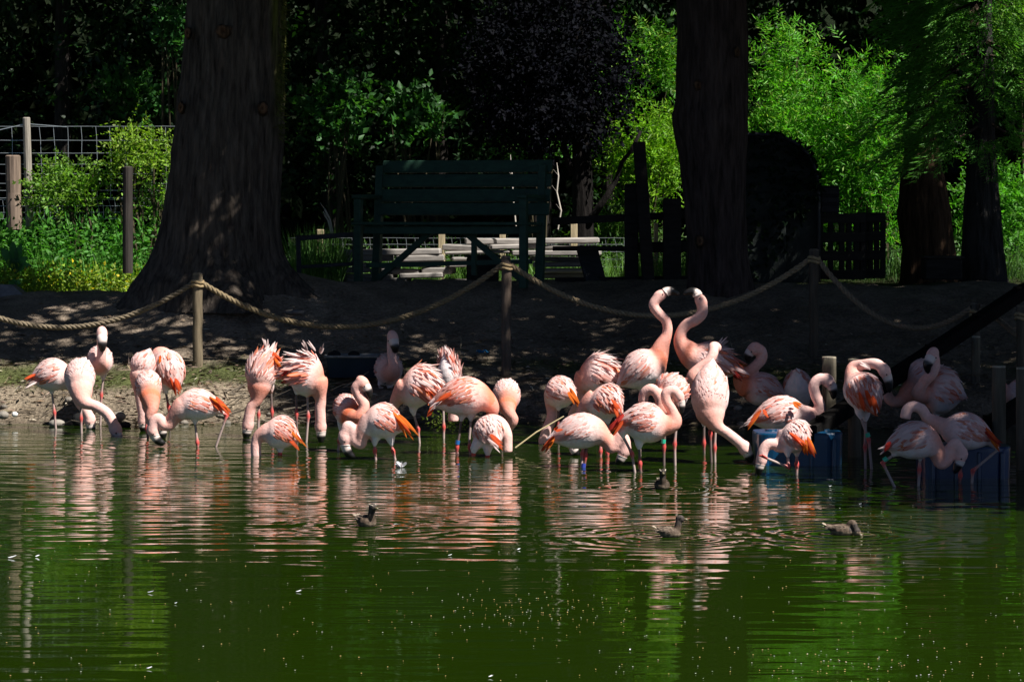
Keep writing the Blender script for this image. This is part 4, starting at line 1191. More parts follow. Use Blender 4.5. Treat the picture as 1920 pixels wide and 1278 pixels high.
def float_tub(label, X0, X1, Yt, Yw, d, depth, col):
    a = P(X0, Yw, d); b = P(X1, Yt, d)
    a.z = -.12
    w, h = b.x - a.x, b.z - a.z
    cx_ = (a.x + b.x) / 2
    t = thing("blue_float", label, "float", (cx_, d + depth / 2, 0), "blue plastic floats of the jetty")
    mb = MB(); n = 40; vs = []; fs = []
    def ring(sx, sy, z, rr_):
        out = []
        for k in range(n):
            an = 2 * math.pi * k / n; ca, sa = math.cos(an), math.sin(an)
            x = math.copysign(abs(ca) ** .42, ca); y = math.copysign(abs(sa) ** .42, sa)
            rib = 1 + rr_ * math.cos(an * 10)
            out.append((cx_ + x * w / 2 * sx * rib, d + depth / 2 + y * depth / 2 * sy * rib, z))
        return out
    for (sx, sy, z, rb) in ((.96, .94, a.z, .004), (.98, .97, a.z + h * .3, .006), (1, 1, a.z + h * .9, .006), (1.0, 1.0, b.z - .012, .0), (.98, .98, b.z, 0), (.5, .5, b.z + .004, 0), (.06, .06, b.z + .005, 0)):
        vs += ring(sx, sy, z, rb)
    for j in range(6):
        for k in range(n): fs.append((j * n + k, j * n + (k + 1) % n, (j + 1) * n + (k + 1) % n, (j + 1) * n + k))
    fs.append(tuple(6 * n + k for k in range(n)))
    mb.add(vs, fs, col); mb.build("shell", M['plastic'], t, smooth=False)
    mb = MB()
    for k in (-1, 1): mb.tube([(cx_ + k * w * .3, d + depth / 2, b.z), (cx_ + k * w * .3, d + depth / 2, b.z + .015)], [.05, .045], 14, tuple(c_ * .8 for c_ in col))
    mb.build("bung", M['plastic'], t)
    mb = MB(); 
    for k in range(4): mb.box((cx_ + (k - 1.5) * w * .25, d - .004, a.z + h * .55), (.03, .03, h * .7), None, tuple(c_ * .9 for c_ in col), bev=.008)
    mb.build("moulded_rib", M['plastic'], t)
float_tub("bright blue plastic float behind the small white flamingo", 1417, 1584, 812, 876, 22.75, .48, (.0018, .042, .10))
float_tub("dark blue plastic float behind the striding flamingo at right", 1729, 1901, 838, 898, 21.62, .5, (.003, .015, .06))

# ------------------------------------------------------------------ flamingos
def cr_spline(pts, nper=8):
    P_ = [pts[0] * 2 - pts[1]] + list(pts) + [pts[-1] * 2 - pts[-2]]
    out = []
    for i in range(1, len(P_) - 2):
        a, b, c_, d_ = P_[i - 1], P_[i], P_[i + 1], P_[i + 2]
        for k in range(nper):
            t = k / nper
            out.append(.5 * ((2 * b) + (c_ - a) * t + (2 * a - 5 * b + 4 * c_ - d_) * t * t + (3 * b - a - 3 * c_ + d_) * t ** 3))
    out.append(Vector(pts[-1]))
    return out

PROF_T = np.array([0, .06, .14, .25, .4, .55, .7, .82, .91, .97, 1.0])
PROF_R = np.array([.05, .16, .34, .62, .90, 1.0, .97, .80, .56, .32, .05])

def remeshed(mb, voxel, smooth_it=6):
    me = bpy.data.meshes.new("tmp")
    me.from_pydata(mb.v, [], mb.f)
    o = bpy.data.objects.new("tmp", me); COL.objects.link(o)
    m = o.modifiers.new("r", 'REMESH'); m.mode = 'VOXEL'; m.voxel_size = voxel
    s = o.modifiers.new("s", 'SMOOTH'); s.factor = .5; s.iterations = smooth_it
    bpy.context.view_layer.update()
    dg = bpy.context.evaluated_depsgraph_get()
    ev = o.evaluated_get(dg)
    m2 = ev.to_mesh()
    n = len(m2.vertices)
    V = np.empty(n * 3, np.float32); m2.vertices.foreach_get("co", V); V = V.reshape(-1, 3)
    faces = [tuple(p.vertices) for p in m2.polygons]
    ev.to_mesh_clear()
    bpy.data.objects.remove(o); bpy.data.meshes.remove(me)
    return V, faces

def col_mesh(name, V, faces, C, material, parent, smooth=True):
    o0 = np.array(origin_of(parent), np.float32)
    me = bpy.data.meshes.new(name)
    me.from_pydata((V - o0).tolist(), [], faces)
    a = me.attributes.new("Col", 'FLOAT_COLOR', 'POINT')
    arr = np.ones((len(V), 4), np.float32); arr[:, :3] = C
    a.data.foreach_set("color", arr.ravel())
    me.materials.append(material)
    if smooth: me.polygons.foreach_set("use_smooth", [True] * len(me.polygons))
    o = bpy.data.objects.new(name, me)
    return link(o, parent)

PALE = np.array((.77, .515, .465)); WHITE = np.array((.82, .745, .725)); PINK = np.array((.60, .285, .22)); SALM = np.array((.68, .17, .08))
CORAL = np.array((.66, .10, .028)); ORNG = np.array((.72, .17, .02)); RED = np.array((.5, .04, .03))
LEGC = np.array((.36, .27, .24)); LEGD = np.array((.13, .095, .085)); KNEE = np.array((.55, .07, .06))

def blade(root, D, Nrm, L, W, curl=.12, seg=3):
    """one curved feather"""
    D = D.normalized(); S = D.cross(Nrm).normalized(); N_ = S.cross(D)
    vs = []; fs = []
    prof = (.35, 1.0, .92, .6)
    for i in range(seg + 1):
        t = i / (seg + .6)
        q = root + D * (L * t) - N_ * (curl * L * t * t)
        w = W * .5 * prof[min(i, 3)]
        vs += [q - S * w - N_ * w * .25, q + N_ * w * .12, q + S * w - N_ * w * .25]
    vs.append(root + D * L - N_ * (curl * L))
    for i in range(seg):
        b = i * 3
        fs += [(b, b + 1, b + 4, b + 3), (b + 1, b + 2, b + 5, b + 4)]
    b = seg * 3; fs += [(b, b + 1, b + 3), (b + 1, b + 2, b + 3)]
    return vs, fs

FGROUP = "flamingos along the pond edge"
def flamingo(label, Y, T, B, R, N, K=None, L=(), Fe=(), W=.86, pk=.5, org=.3, lift=.02, nb=17, nm=10.3, H=14.5, d=None, up=None, band=None, seed=0, wing=1.0, tone=1.0, tailw=.0, rows=12, ground_z=None, feathL=1.0):
    rng = random.Random(seed * 7 + 3)
    d = d or water_depth(Y)
    s = d / F
    def q(p):
        dd = p[2] if len(p) > 2 else 0.0
        return P(p[0], p[1], d) + Vector((0, dd, 0))
    # a point dd further away keeps its size, so it is shifted sideways only by real depth
    def qq(p):
        dd = p[2] if len(p) > 2 else 0.0
        return P(p[0], p[1], d + dd)
    Tp, Bp = qq(T), qq(B)
    ax = Bp - Tp; Lb = ax.length; a = ax / Lb
    U = Vector(up) if up else Vector((0, 0, 1))
    U = (U - a * U.dot(a)).normalized()
    Sd = a.cross(U).normalized()
    Rm = R * s
    foot = qq((L[0][-1][0], Y)) if L else P((T[0] + B[0]) / 2, Y, d)
    root = thing("flamingo", label, "flamingo", (foot.x, d, ground_z if ground_z is not None else 0.0), FGROUP)
    def cen(t):
        return Tp + ax * t + U * (Rm * .10 * math.sin(math.pi * t))
    def rad(t): return float(np.interp(t, PROF_T, PROF_R)) * Rm
    def surf(t, ph, sg, k=1.0):
        r = rad(t)
        return cen(t) + U * (math.cos(ph) * r * k) + Sd * (sg * math.sin(ph) * r * W * k)
    # continuous body: trunk, neck, head
    mb = MB()
    seg, nr = 20, 22
    vs = []; fs = []
    for i in range(nr + 1):
        t = i / nr
        for k in range(seg):
            an = 2 * math.pi * k / seg
            r = rad(t)
            squash = .94 if math.cos(an) < 0 else 1.0
            vs.append(cen(t) + U * (math.cos(an) * r * squash) + Sd * (math.sin(an) * r * W))
    for i in range(nr):
        for k in range(seg): fs.append((i * seg + k, i * seg + (k + 1) % seg, (i + 1) * seg + (k + 1) % seg, (i + 1) * seg + k))
    fs.append(tuple(range(seg - 1, -1, -1))); fs.append(tuple(nr * seg + k for k in range(seg)))
    mb.add(vs, fs)
    npts = [qq(p) for p in N]
    start = cen(.80) - U * Rm * .05
    sp = cr_spline([start] + npts, 9)
    ln = [0.0]
    for i in range(1, len(sp)): ln.append(ln[-1] + (sp[i] - sp[i - 1]).length)
    tot = ln[-1]
    rr = []
    for l in ln:
        f = l / tot
        r = nb * 1.35 + (nm - nb * 1.35) * sstep(0.05, .48, f)
        rr.append(r * s)
    mb.tube(sp, rr, 14)
    hd = sp[-1]
    if K:
        kp = [qq((p[0], p[1], p[2] if len(p) > 2 else (N[-1][2] if len(N[-1]) > 2 else 0))) for p in K]
        hdir = (kp[0] - hd).normalized()
        Hm = H * s * .94
        Rx = hdir.to_track_quat('X', 'Z').to_matrix()
        mb.ball(hd + hdir * Hm * .10, (Hm * 1.18, Hm * .76, Hm * .86), 14, 10, M=Rx)
        mb.tube([hd + hdir * Hm * .3, hd + hdir * Hm * .8, hd.lerp(kp[0], .85)], [Hm * .8, Hm * .68, Hm * .5], 12)
    # feathered thighs
    for lg in L:
        p0 = qq(lg[0]); 
        inner = cen(.5) * .35 + p0 * .65
        p1 = qq(lg[1])
        dn = (p1 - p0).normalized()
        mb.tube([inner + Vector((0, 0, .02)), p0, p0 + dn * .05], [.055, .034, .012], 9)
    V, faces = remeshed(mb, .0105)
    # plumage colour by where on the bird it sits
    spa = np.array([tuple(p) for p in sp]); rra = np.array(rr); lna = np.array(ln) / tot
    dist = np.linalg.norm(V[:, None, :] - spa[None], axis=2) - rra[None]
    j = dist.argmin(1); dn_ = dist.min(1); fn = lna[j]
    rel = V - np.array(Tp)
    tt = rel @ np.array(a) / Lb
    hh = (rel - tt[:, None] * np.array(ax)) @ np.array(U) / Rm
    isn = np.clip(1 - dn_ / (.35 * Rm), 0, 1) * (fn > .18)
    isn = np.maximum(isn, ((tt > 1.02) | (tt < -.1)) * 1.0)
    nz = np.array([.65 * mnoise.noise(Vector(p) * 9 + Vector((seed, 0, 0))) + .55 * mnoise.noise(Vector(p) * 34) for p in V])
    wht = np.clip(.55 - hh * .5, 0, 1)[:, None]
    body = PALE * (1 - wht) + WHITE * wht
    br = (np.clip((tt - .66) / .3, 0, 1) * (.35 + .9 * pk))[:, None].clip(0, 1)
    body = body * (1 - br) + (SALM * pk + PINK * (1 - pk)) * br
    nk = np.interp(fn, [0, .25, .5, .8, 1], [.9, .75, .42, .25, .3]) * (.35 + .95 * pk)
    nk = nk[:, None].clip(0, 1)
    neckc = PALE * (1 - nk) + (SALM * .6 + PINK * .4) * nk
    C = body * (1 - isn[:, None]) + neckc * isn[:, None]
    C = C * (1 + .10 * nz)[:, None] * tone
    mot = np.clip(nz * 1.3, 0, .35)[:, None] * pk
    C = C * (1 - mot) + SALM * mot
    col_mesh("body", V, faces, np.clip(C, 0, .9), M['feather'], root)
    # folded wings: overlapping coverts and flight feathers
    if wing > 0:
        mb = MB()
        for sg in (-1, 1):
            for i in range(rows):
                t0 = .80 - i * (.58 / rows)
                nphi = 9
                for jj in range(nphi):
                    f = jj / (nphi - 1)
                    ph = math.radians(4 + 96 * f * wing) + rng.uniform(-.06, .06)
                    t = t0 + rng.uniform(-.03, .03) - .04 * f
                    p = surf(t, ph, sg, 1.015 - .03 * (i == 0))
                    p2 = surf(max(.02, t - .10), ph + .10, sg, 1.015)
                    nrm = (p - cen(t)).normalized()
                    D = (p2 - p).normalized()
                    lf = lift * rng.uniform(.4, 1.4) + (.004 if i else 0)
                    lf *= (.15 + .95 * (i / rows) ** 1.3) if lift > .2 else 1
                    D = (D + nrm * lf + Vector((rng.uniform(-1, 1), rng.uniform(-1, 1), rng.uniform(-1, 1))) * (.035 if lift < .2 else .08)).normalized()
                    big = f > .55 and i > rows * .35
                    Lf = (.070 + .050 * (i / rows)) * rng.uniform(.85, 1.2) * (1.45 if lift > .2 and i > 2 else 1) * feathL * (Rm / .16)
                    Wf = Lf * rng.uniform(.26, .38) if lift < .2 else Lf * rng.uniform(.15, .24)
                    u_ = rng.random()
                    p_o = 1.25 * org * (.25 + .9 * f + .35 * (i / rows))
                    if f > .8: p_o += org * 1.0
                    if u_ < p_o * .55: cc = CORAL * rng.uniform(.8, 1.1) if rng.random() < .55 else ORNG
                    elif u_ < p_o * 1.1: cc = SALM * .45 + PALE * .55
                    elif u_ < p_o * 1.1 + .14: cc = PINK * .45 + PALE * .55
                    else: cc = PALE * .3 + WHITE * .7
                    cc = np.clip(cc * rng.uniform(.88, 1.1) * tone, 0, .9)
                    vs, fs_ = blade(p, D, nrm, Lf, Wf, curl=rng.uniform(.06, .16) if lift < .2 else rng.uniform(-.25, .3))
                    mid = np.clip(cc * .4 + PALE * .62, 0, .88)
                    cols = [tuple(cc) if (m % 3 != 1) else tuple(mid) for m in range(len(vs))]
                    for m in range(3): cols[m] = tuple(mid)
                    if rng.random() < .06 * (lift > .2) : cols = [tuple(c_ * .35 for c_ in cc)] * len(vs)
                    mb.add(vs, fs_, cols)
        mb.build("wing_plumage", M['plume'], root, smooth=True)
    # long tail and flight feathers where the photo shows them
    for (X0, Y0, X1, Y1, *k) in Fe:
        kind = k[0] if k else 'o'
        dd = k[1] if len(k) > 1 else -.07
        p0, p1 = qq((X0, Y0, dd)), qq((X1, Y1, dd))
        mb = MB()
        nb_ = 5 if kind == 'w' else 4
        for m in range(nb_):
            o_ = Vector((rng.uniform(-.010, .010), rng.uniform(-.02, .02), rng.uniform(-.010, .010)))
            D = p1 - p0 + o_ * (2.2 if kind == 'w' else 1.6)
            cc = {'o': ORNG, 'c': CORAL, 'r': RED, 'w': PALE * .5 + WHITE * .5, 'k': np.array((.02, .018, .018))}[kind] * rng.uniform(.8, 1.1)
            if kind == 'o' and rng.random() < .4: cc = CORAL * rng.uniform(.8, 1.0)
            if kind == 'w' and rng.random() < .3: cc = cc * .55
            wd = (.013 if kind == 'w' else .021) * rng.uniform(.9, 1.3)
            vs, fs_ = blade(p0 + o_ - D * .12, D, Vector((0, -1, .6)), D.length * rng.uniform(.8, 1.12), wd, curl=rng.uniform(.0, .2))
            tipd = np.clip(cc * (1.0 if kind == 'w' else .72), 0, .9)
            cols = [tuple(np.clip(cc, 0, .9))] * (len(vs) - 4) + [tuple(tipd)] * 4
            mb.add(vs, fs_, cols)
        mb.build("tail_feather", M['plume'], root, smooth=True)
    # bill: pale base, bent black tip
    if K:
        kp2 = [hd.lerp(kp[0], .75)] + kp
        sp2 = cr_spline(kp2, 5) if len(kp2) > 2 else [kp2[0].lerp(kp2[1], i / 6) for i in range(7)]
        n = len(sp2); Hm = H * s
        rb = [1.25 * Hm * float(np.interp(i / (n - 1), [0, .3, .6, .9, 1], [.56, .50, .46, .28, .08])) for i in range(n)]
        cb = [tuple(np.array((.68, .56, .5)) * (1 - f) + np.array((.012, .011, .011)) * f) for f in [sstep(.42, .56, i / (n - 1)) for i in range(n)]]
        mb = MB(); mb.tube(sp2, rb, 10, cb); mb.build("bill", M['horn'], root, smooth=True)
        sd = hdir.cross(Vector((0, 0, 1)))
        if sd.length < .3: sd = Vector((1, 0, 0)) if abs(hdir.y) > .7 else Vector((0, -1, 0))
        sd.normalize()
        if abs(hdir.z) > .5 and abs(hdir.y) < .5: sd = Vector((0, 1, 0))
        for g in (-1, 1):
            mb = MB(); mb.ball(hd + hdir * Hm * .55 + sd * (g * Hm * .66), Hm * .10, 8, 6, (.03, .02, .01)); mb.build("eye", M['horn'], root, smooth=True)
    # legs
    for li, lg in enumerate(L):
        pts = [qq(p) for p in lg]
        lifted = pts[-1].z > .10
        if not lifted and ground_z is None:
            e = pts[-1]; e2 = e + (pts[-1] - pts[-2]).normalized() * .02; pts.append(Vector((e2.x, e2.y, -.3)))
        ctl = []; rads = []; cols = []
        dark = rng.random() < .35
        lc = LEGD if dark else LEGC
        for i in range(len(pts) - 1):
            for k in range(8):
                t = k / 8
                ctl.append(pts[i].lerp(pts[i + 1], t))
        ctl.append(pts[-1])
        kn = [pts[1]] if len(pts) > 2 else []
        if len(lg) > 3: kn = [pts[2]]
        for p in ctl:
            rk = min([(p - k_).length for k_ in kn] + [9])
            g = math.exp(-(rk / .024) ** 2)
            rads.append(.0105 + .0075 * g)
            gc = math.exp(-(rk / .036) ** 2)
            cols.append(tuple(lc * (1 - gc) + KNEE * gc))
        mb = MB(); mb.tube(ctl, rads, 8, cols); lo = mb.build("leg", M['skin'], root, smooth=True)
        if lifted or ground_z is not None:
            e = pts[-1]
            dv = (pts[-1] - pts[-2]).normalized()
            mb = MB()
            base = e
            for an in (-.5, 0, .5):
                dx = Vector((math.sin(an) * .5 + dv.x * .8, -.6, -.1 if ground_z is not None else dv.z)).normalized()
                mb.tube([base, base + dx * .04, base + dx * .08], [.009, .007, .003], 6, tuple(KNEE))
            mb.build("foot", M['skin'], lo)
        if band and band[0] == li:
            p = qq(band[1]); dv = (pts[2] - pts[1] if band[3] == 'd' else pts[1] - pts[0]).normalized()
            mb = MB(); mb.tube([p - dv * .016, p + dv * .016], .0185, 10, band[2]); mb.build("leg_band", M['plastic'], lo, smooth=False)
    return root

BLUE = (.02, .12, .35); GREEN = (.03, .42, .25)
FL = []
def fl(*a, **k):
    FL.append(1); return flamingo(*a, seed=len(FL), **k)

# -- left group
fl("leftmost flamingo with small red tail tip and neck passing behind its neighbour", 804, (50, 714), (137, 700), 32, [(139, 724, .02), (147, 750, .03), (160, 768, .03), (168, 785, .03)], [(170, 797, .03), (171, 806, .03), (171, 815, .03)],
   L=[[(97, 730), (102, 773), (105, 808)]], Fe=[(64, 702, 48, 711, 'c'), (66, 715, 46, 722, 'w')], pk=.35, org=.22)
fl("pale flamingo leaning toward the water with its long neck bowed to the right", 813, (149, 674, .28), (150, 736, -.12), 34, [(158, 752, -.15), (180, 761, -.17), (200, 774, -.17), (211, 791, -.17), (216, 803, -.17)], [(220, 814, -.17), (222, 822, -.17), (223, 830, -.17)],
   L=[[(152, 740, .05), (152, 784, .05), (153, 816, .05)]], pk=.3, org=.05, H=15.5, wing=.8)
fl("flamingo standing upright facing the camera with black bill against its chest", 798, (186, 666, .30), (188, 688, -.10), 29, [(189, 678, -.17), (191, 656, -.19), (190, 638, -.18), (191, 624, -.17)], [(191.5, 637, -.24), (192, 648, -.25), (192, 660, -.24)],
   L=[[(194, 704, .1), (190, 741, .1), (188, 800, .1)]], pk=.25, org=.1, nm=9, nb=13, H=15, tone=.97)
fl("pale flamingo seen from behind left of the orange-streaked back", 808, (282, 652, .12), (262, 712, 0), 27, [(262, 733), (265, 755), (268, 775), (269, 786)], [(269, 797), (269, 804), (268, 812)], L=[[(268, 715, .06), (268, 760, .06), (268, 810, .06)]], pk=.3, org=.15)
fl("flamingo seen from behind with orange streaks and coral tail feathers", 804, (333, 735, -.14), (302, 662, .16), 34, [(297, 668, .28), (290, 700, .32), (286, 740, .32), (284, 765, .32)],
   L=[[(310, 730), (316, 762), (319, 808)]], Fe=[(322, 712, 334, 745, 'c', -.16), (330, 712, 341, 738, 'c', -.16), (300, 672, 306, 708, 'o', -.1)], pk=.35, org=.42, lift=.08)
fl("salmon flamingo facing the camera with orange throat and head behind the wading one", 821, (274, 696, .22), (281, 748, -.1), 29, [(285, 764, -.13), (281, 780, -.14), (287, 793, -.12), (297, 786, -.06), (303, 797, -.03)], [(304, 808, -.03), (305, 816, -.03), (305, 824, -.03)],
   L=[[(273, 765, .05), (275, 803, .05), (278, 824, .05)]], pk=.85, org=.35, nb=15)
fl("side-on wading flamingo with orange wing tip pointing right and head at the water", 837, (426, 768), (328, 757), 31, [(328, 780), (318, 797), (306, 796), (298, 784), (289, 789), (286, 806)], [(291, 818), (299, 827), (310, 831)],
   L=[[(365, 786), (370, 829), (371, 840)], [(412, 770), (425, 779), (405, 837)]], Fe=[(398, 746, 438, 770, 'o'), (404, 756, 430, 774, 'c'), (410, 748, 439, 777, 'c')], pk=.45, org=.25, nb=16)
fl("bowing flamingo with its back to us and ruffled orange-edged wing", 819, (506, 655, .08), (482, 735, -.06), 33, [(481, 750, -.06), (472, 762, -.06), (467, 780, -.06), (465, 795, -.06)], [(463, 808, -.06), (462, 815, -.06), (461, 826, -.06)],
   L=[[(508, 728, .05), (510, 772, .05), (512, 824, .05)], [(486, 742, .1), (485, 777, .1), (484, 824, .1)]], Fe=[(512, 662, 530, 682, 'c'), (516, 676, 529, 694, 'o'), (500, 648, 496, 636, 'w')], pk=.6, org=.3, lift=.27)
fl("mauve-pink flamingo with raised ruffled feathers bowing its head to the water", 829, (533, 698, .05), (606, 716, -.02), 41, [(601, 748), (600, 766), (601, 784), (601, 798)], [(602, 812), (602, 821), (602, 832)],
   L=[[(556, 730), (556, 775), (557, 834)], [(576, 735), (578, 780), (574, 834)]], Fe=[(545, 690, 526, 712, 'r'), (548, 702, 522, 718, 'r'), (560, 668, 532, 664, 'w'), (575, 655, 566, 636, 'w'), (590, 655, 580, 640, 'w'), (600, 660, 602, 645, 'w')], pk=.6, org=.4, lift=.36)
fl("small orange flamingo with an S-curved neck looking right", 846, (632, 750, .20), (664, 786, -.12), 30, [(675, 782, -.17), (683, 760, -.17), (673, 741, -.15), (668, 727, -.15), (679, 717, -.16)], [(687, 727, -.17), (691, 736, -.17), (692, 748, -.17)],
   L=[[(640, 798, .05), (636, 825, .05), (634, 850, .05)]], pk=1.0, org=.5, nm=10.5, H=15)
fl("white-bellied flamingo with orange tail feathers and black bill tip on the water", 861, (764, 806), (680, 782), 35, [(678, 815), (677, 832), (664, 824), (660, 804), (651, 799), (646, 818)], [(649, 838), (655, 850), (666, 857)],
   L=[[(702, 826), (703, 845), (705, 866)], [(733, 826), (737, 845), (742, 866)]], Fe=[(742, 778, 780, 814, 'o'), (748, 788, 776, 828, 'o'), (752, 782, 786, 820, 'o')], pk=.3, org=.35, nb=15, H=16)
fl("crouching flamingo with red-edged wing and orange tail whose head is under water", 854, (566, 826), (494, 804), 33, [(486, 818), (480, 832), (480, 848), (481, 864)],
   L=[[(525, 840), (525, 850), (526, 864)]], Fe=[(540, 800, 575, 838, 'o'), (535, 812, 568, 842, 'o')], pk=.3, org=.6, nb=14)
fl("dim flamingo standing alone on the bank with raised head and black bill", 748, (722, 685, .2), (733, 702, -.14), 31, [(737, 690, -.19), (735, 668, -.19), (734, 648, -.19), (736, 632, -.19)], [(739, 643, -.23), (741, 652, -.24), (741, 662, -.23)],
   L=[[(714, 722, .05), (714, 735, .05), (714, 750, .05)], [(731, 724, .05), (731, 737, .05), (731, 750, .05)]], d=27.9, ground_z=.17, pk=.35, org=.1, nm=9, nb=14, H=15)
fl("ruffled grey-pink flamingo with drooping feathers and red patch behind the white-bellied one", 831, (826, 738, 0), (750, 722, 0), 43, [(742, 752, .03), (735, 772, .05), (728, 790, .08), (724, 806, .1)],
   L=[[(774, 770), (784, 804), (787, 836)]], Fe=[(795, 722, 815, 745, 'c', -.14), (800, 728, 824, 750, 'c', -.14), (797, 735, 812, 742, 'r', -.14)], pk=.45, org=.28, lift=.36)
fl("shaded mauve flamingo whose tail pokes up behind the coral-winged one", 822, (834, 656, 0), (846, 735, .05), 24, [(848, 748, .05), (850, 770, .06), (850, 790, .06)], L=[[(831, 760), (832, 800), (832, 828)]], pk=.4, org=.15, lift=.35)
fl("flamingo with vivid coral-striped wing, white tail and red knees above the water", 851, (802, 757), (924, 740), 38, [(922, 765), (918, 790, .05), (912, 806, .15), (908, 815, .2)],
   L=[[(866, 780), (861, 815), (857, 838), (856, 858)], [(884, 780), (880, 820), (881, 838), (882, 858)]], Fe=[(812, 762, 803, 782, 'c'), (830, 745, 806, 762, 'w'), (842, 738, 812, 752, 'c', -.15)],
   pk=.75, org=1.0, band=(0, (858, 829), BLUE, 'd'))
fl("small white-backed flamingo crouched in front of the coral-winged one", 856, (936, 834, -.08), (898, 796, .14), 34, [(922, 789, .16), (940, 793, .14), (950, 812, .12), (951, 830, .12), (951, 848, .12)],
   L=[[(888, 842), (888, 850), (887, 866)], [(914, 846), (914, 854), (914, 866)]], Fe=[(922, 818, 944, 842, 'o', -.14), (918, 826, 940, 846, 'w', -.14)], pk=.25, org=.12, nb=13)
fl("round-backed flamingo facing us with orange throat hanging straight down", 837, (949, 718, .22), (950, 762, -.1), 31, [(954, 772, -.13), (962, 786, -.13), (955, 798, -.1), (946, 808, -.02)],
   L=[[(940, 766, .05), (941, 800, .05), (941, 842, .05)]], pk=.8, org=.12, nb=14)
# -- right group
fl("pale orange-tailed flamingo at the left end of the right-hand crowd", 833, (1082, 744, -.10), (1026, 735, .14), 32, [(1036, 760, .1), (1034, 785, .06), (1025, 806, .05), (1021, 824, .05)], [(1019, 834, .05), (1018, 840, .05), (1018, 848, .05)],
   L=[[(1047, 760), (1047, 800), (1047, 838)]], Fe=[(1072, 732, 1088, 763, 'o', -.16), (1068, 736, 1086, 758, 'o', -.16)], pk=.25, org=.15, nb=13)
fl("ruffled dusky flamingo behind the left of the right-hand crowd with glowing breast", 827, (1170, 712), (1084, 702), 41, [(1087, 735), (1090, 752), (1081, 765, .03), (1073, 782, .08)], L=[[(1120, 725), (1120, 780), (1120, 830)]], pk=.6, org=.2, lift=.3)
fl("flamingo with orange-fringed back behind the long white one", 854, (1168, 775, -.06), (1108, 742, .06), 36, [(1098, 765, .05), (1085, 785, .06), (1078, 810, .06), (1075, 832, .05)], [(1077, 844, .03), (1081, 849, .03), (1086, 853, .03)],
   L=[[(1128, 785), (1126, 845), (1126, 862)], [(1140, 785), (1139, 848), (1139, 862)]], Fe=[(1148, 752, 1164, 776, 'c', -.14), (1152, 765, 1160, 790, 'c', -.14)], pk=.45, org=.5, lift=.14)
fl("long white flamingo with flame-orange tail tip and salmon neck looped to the right", 876, (1023, 824), (1140, 803), 35, [(1137, 826), (1147, 840), (1157, 827), (1163, 815), (1172, 826), (1172, 843)], [(1165, 858), (1161, 864), (1156, 871)],
   L=[[(1096, 828), (1092, 850), (1090, 882)], [(1101, 828), (1098, 855), (1095, 882)]], Fe=[(1032, 826, 1018, 850, 'c'), (1036, 822, 1021, 848, 'o'), (1042, 806, 1052, 802, 'c', -.14)], pk=.5, org=.12, nb=15, H=15, band=(1, (1094, 872), (.03, .05, .3), 'd'))
fl("left one of the two tall flamingos facing each other with heart-shaped necks", 831, (1154, 724), (1248, 674), 38, [(1240, 650), (1251, 624), (1249, 602), (1235, 587), (1225, 571), (1236, 555)], [(1251, 546), (1263, 546), (1274, 553)],
   L=[[(1200, 722), (1200, 752), (1200, 844)]], pk=.7, org=.15, nm=9.6, nb=15, H=13.5)
fl("flamingo with folded S-neck and red tail in front of the right-hand crowd", 885, (1151, 788), (1256, 803), 39, [(1263, 792), (1262, 772), (1250, 752), (1249, 737), (1262, 731), (1273, 742)], [(1277, 756), (1277, 766), (1275, 778)],
   L=[[(1198, 832), (1200, 868), (1202, 890)], [(1165, 812), (1185, 850), (1191, 890)]], Fe=[(1162, 786, 1138, 806, 'r'), (1164, 792, 1142, 814, 'c'), (1166, 780, 1150, 800, 'r')], pk=.6, org=.38, nb=15, nm=10, H=13)
fl("salmon flamingo behind the S-necked one whose own neck arches down to the left", 873, (1284, 708, .12), (1246, 757, -.05), 37, [(1241, 768, -.08), (1237, 747, -.10), (1223, 729, -.10), (1209, 736, -.08), (1205, 755, -.06)],
   L=[[(1270, 775, .05), (1265, 832, .05), (1266, 880, .05)], [(1248, 785, .05), (1245, 837, .05), (1245, 880, .05)]], pk=.7, org=.35, nb=13, nm=10, band=(1, (1244, 827, .05), GREEN, 'u'))
fl("right one of the two tall flamingos facing each other with plume-like tail", 831, (1392, 700), (1282, 668), 37, [(1279, 645), (1277, 624), (1288, 608), (1304, 600), (1317, 586), (1315, 566)], [(1306, 550), (1296, 546), (1281, 551)],
   L=[[(1320, 705), (1320, 752), (1320, 844)]], Fe=[(1360, 685, 1394, 712, 'r'), (1345, 650, 1362, 632, 'w'), (1350, 655, 1378, 655, 'w')], pk=.65, org=.3, lift=.32, nm=10.5, nb=18, H=14)
fl("large pale flamingo leaning forward with straight neck slanting down to the right", 867, (1337, 672, .22), (1328, 792, -.12), 42, [(1344, 797, -.13), (1364, 812, -.13), (1382, 826, -.13), (1396, 839, -.13)], [(1402, 850, -.13), (1406, 858, -.13), (1408, 868, -.13)],
   L=[[(1331, 795, .05), (1332, 812, .05), (1334, 874, .05)], [(1342, 795, .05), (1340, 839, .05), (1341, 882, .05)]], pk=.4, org=.05, wing=.7, nb=21, H=16)
fl("flamingo mostly hidden behind the large leaning one with bluish neck curled up", 850, (1368, 738, .15), (1306, 722, .04), 31, [(1301, 708), (1312, 690), (1328, 678), (1337, 662, .02), (1338, 650, .06), (1345, 652, .12)],
   L=[[(1320, 790, .03), (1320, 830, .03), (1321, 872, .03)]], pk=.5, org=.2, nm=10, nb=14)
fl("shaded rose flamingo with curved neck and head turned left, black bill low", 829, (1480, 744), (1390, 726), 33, [(1392, 708), (1412, 690), (1428, 673), (1427, 657), (1414, 653)], [(1405, 662), (1402, 669), (1404, 680)],
   L=[[(1430, 752), (1430, 790), (1430, 832)]], Fe=[(1442, 720, 1462, 728, 'r')], pk=.9, org=.2, nb=18, H=14.5)
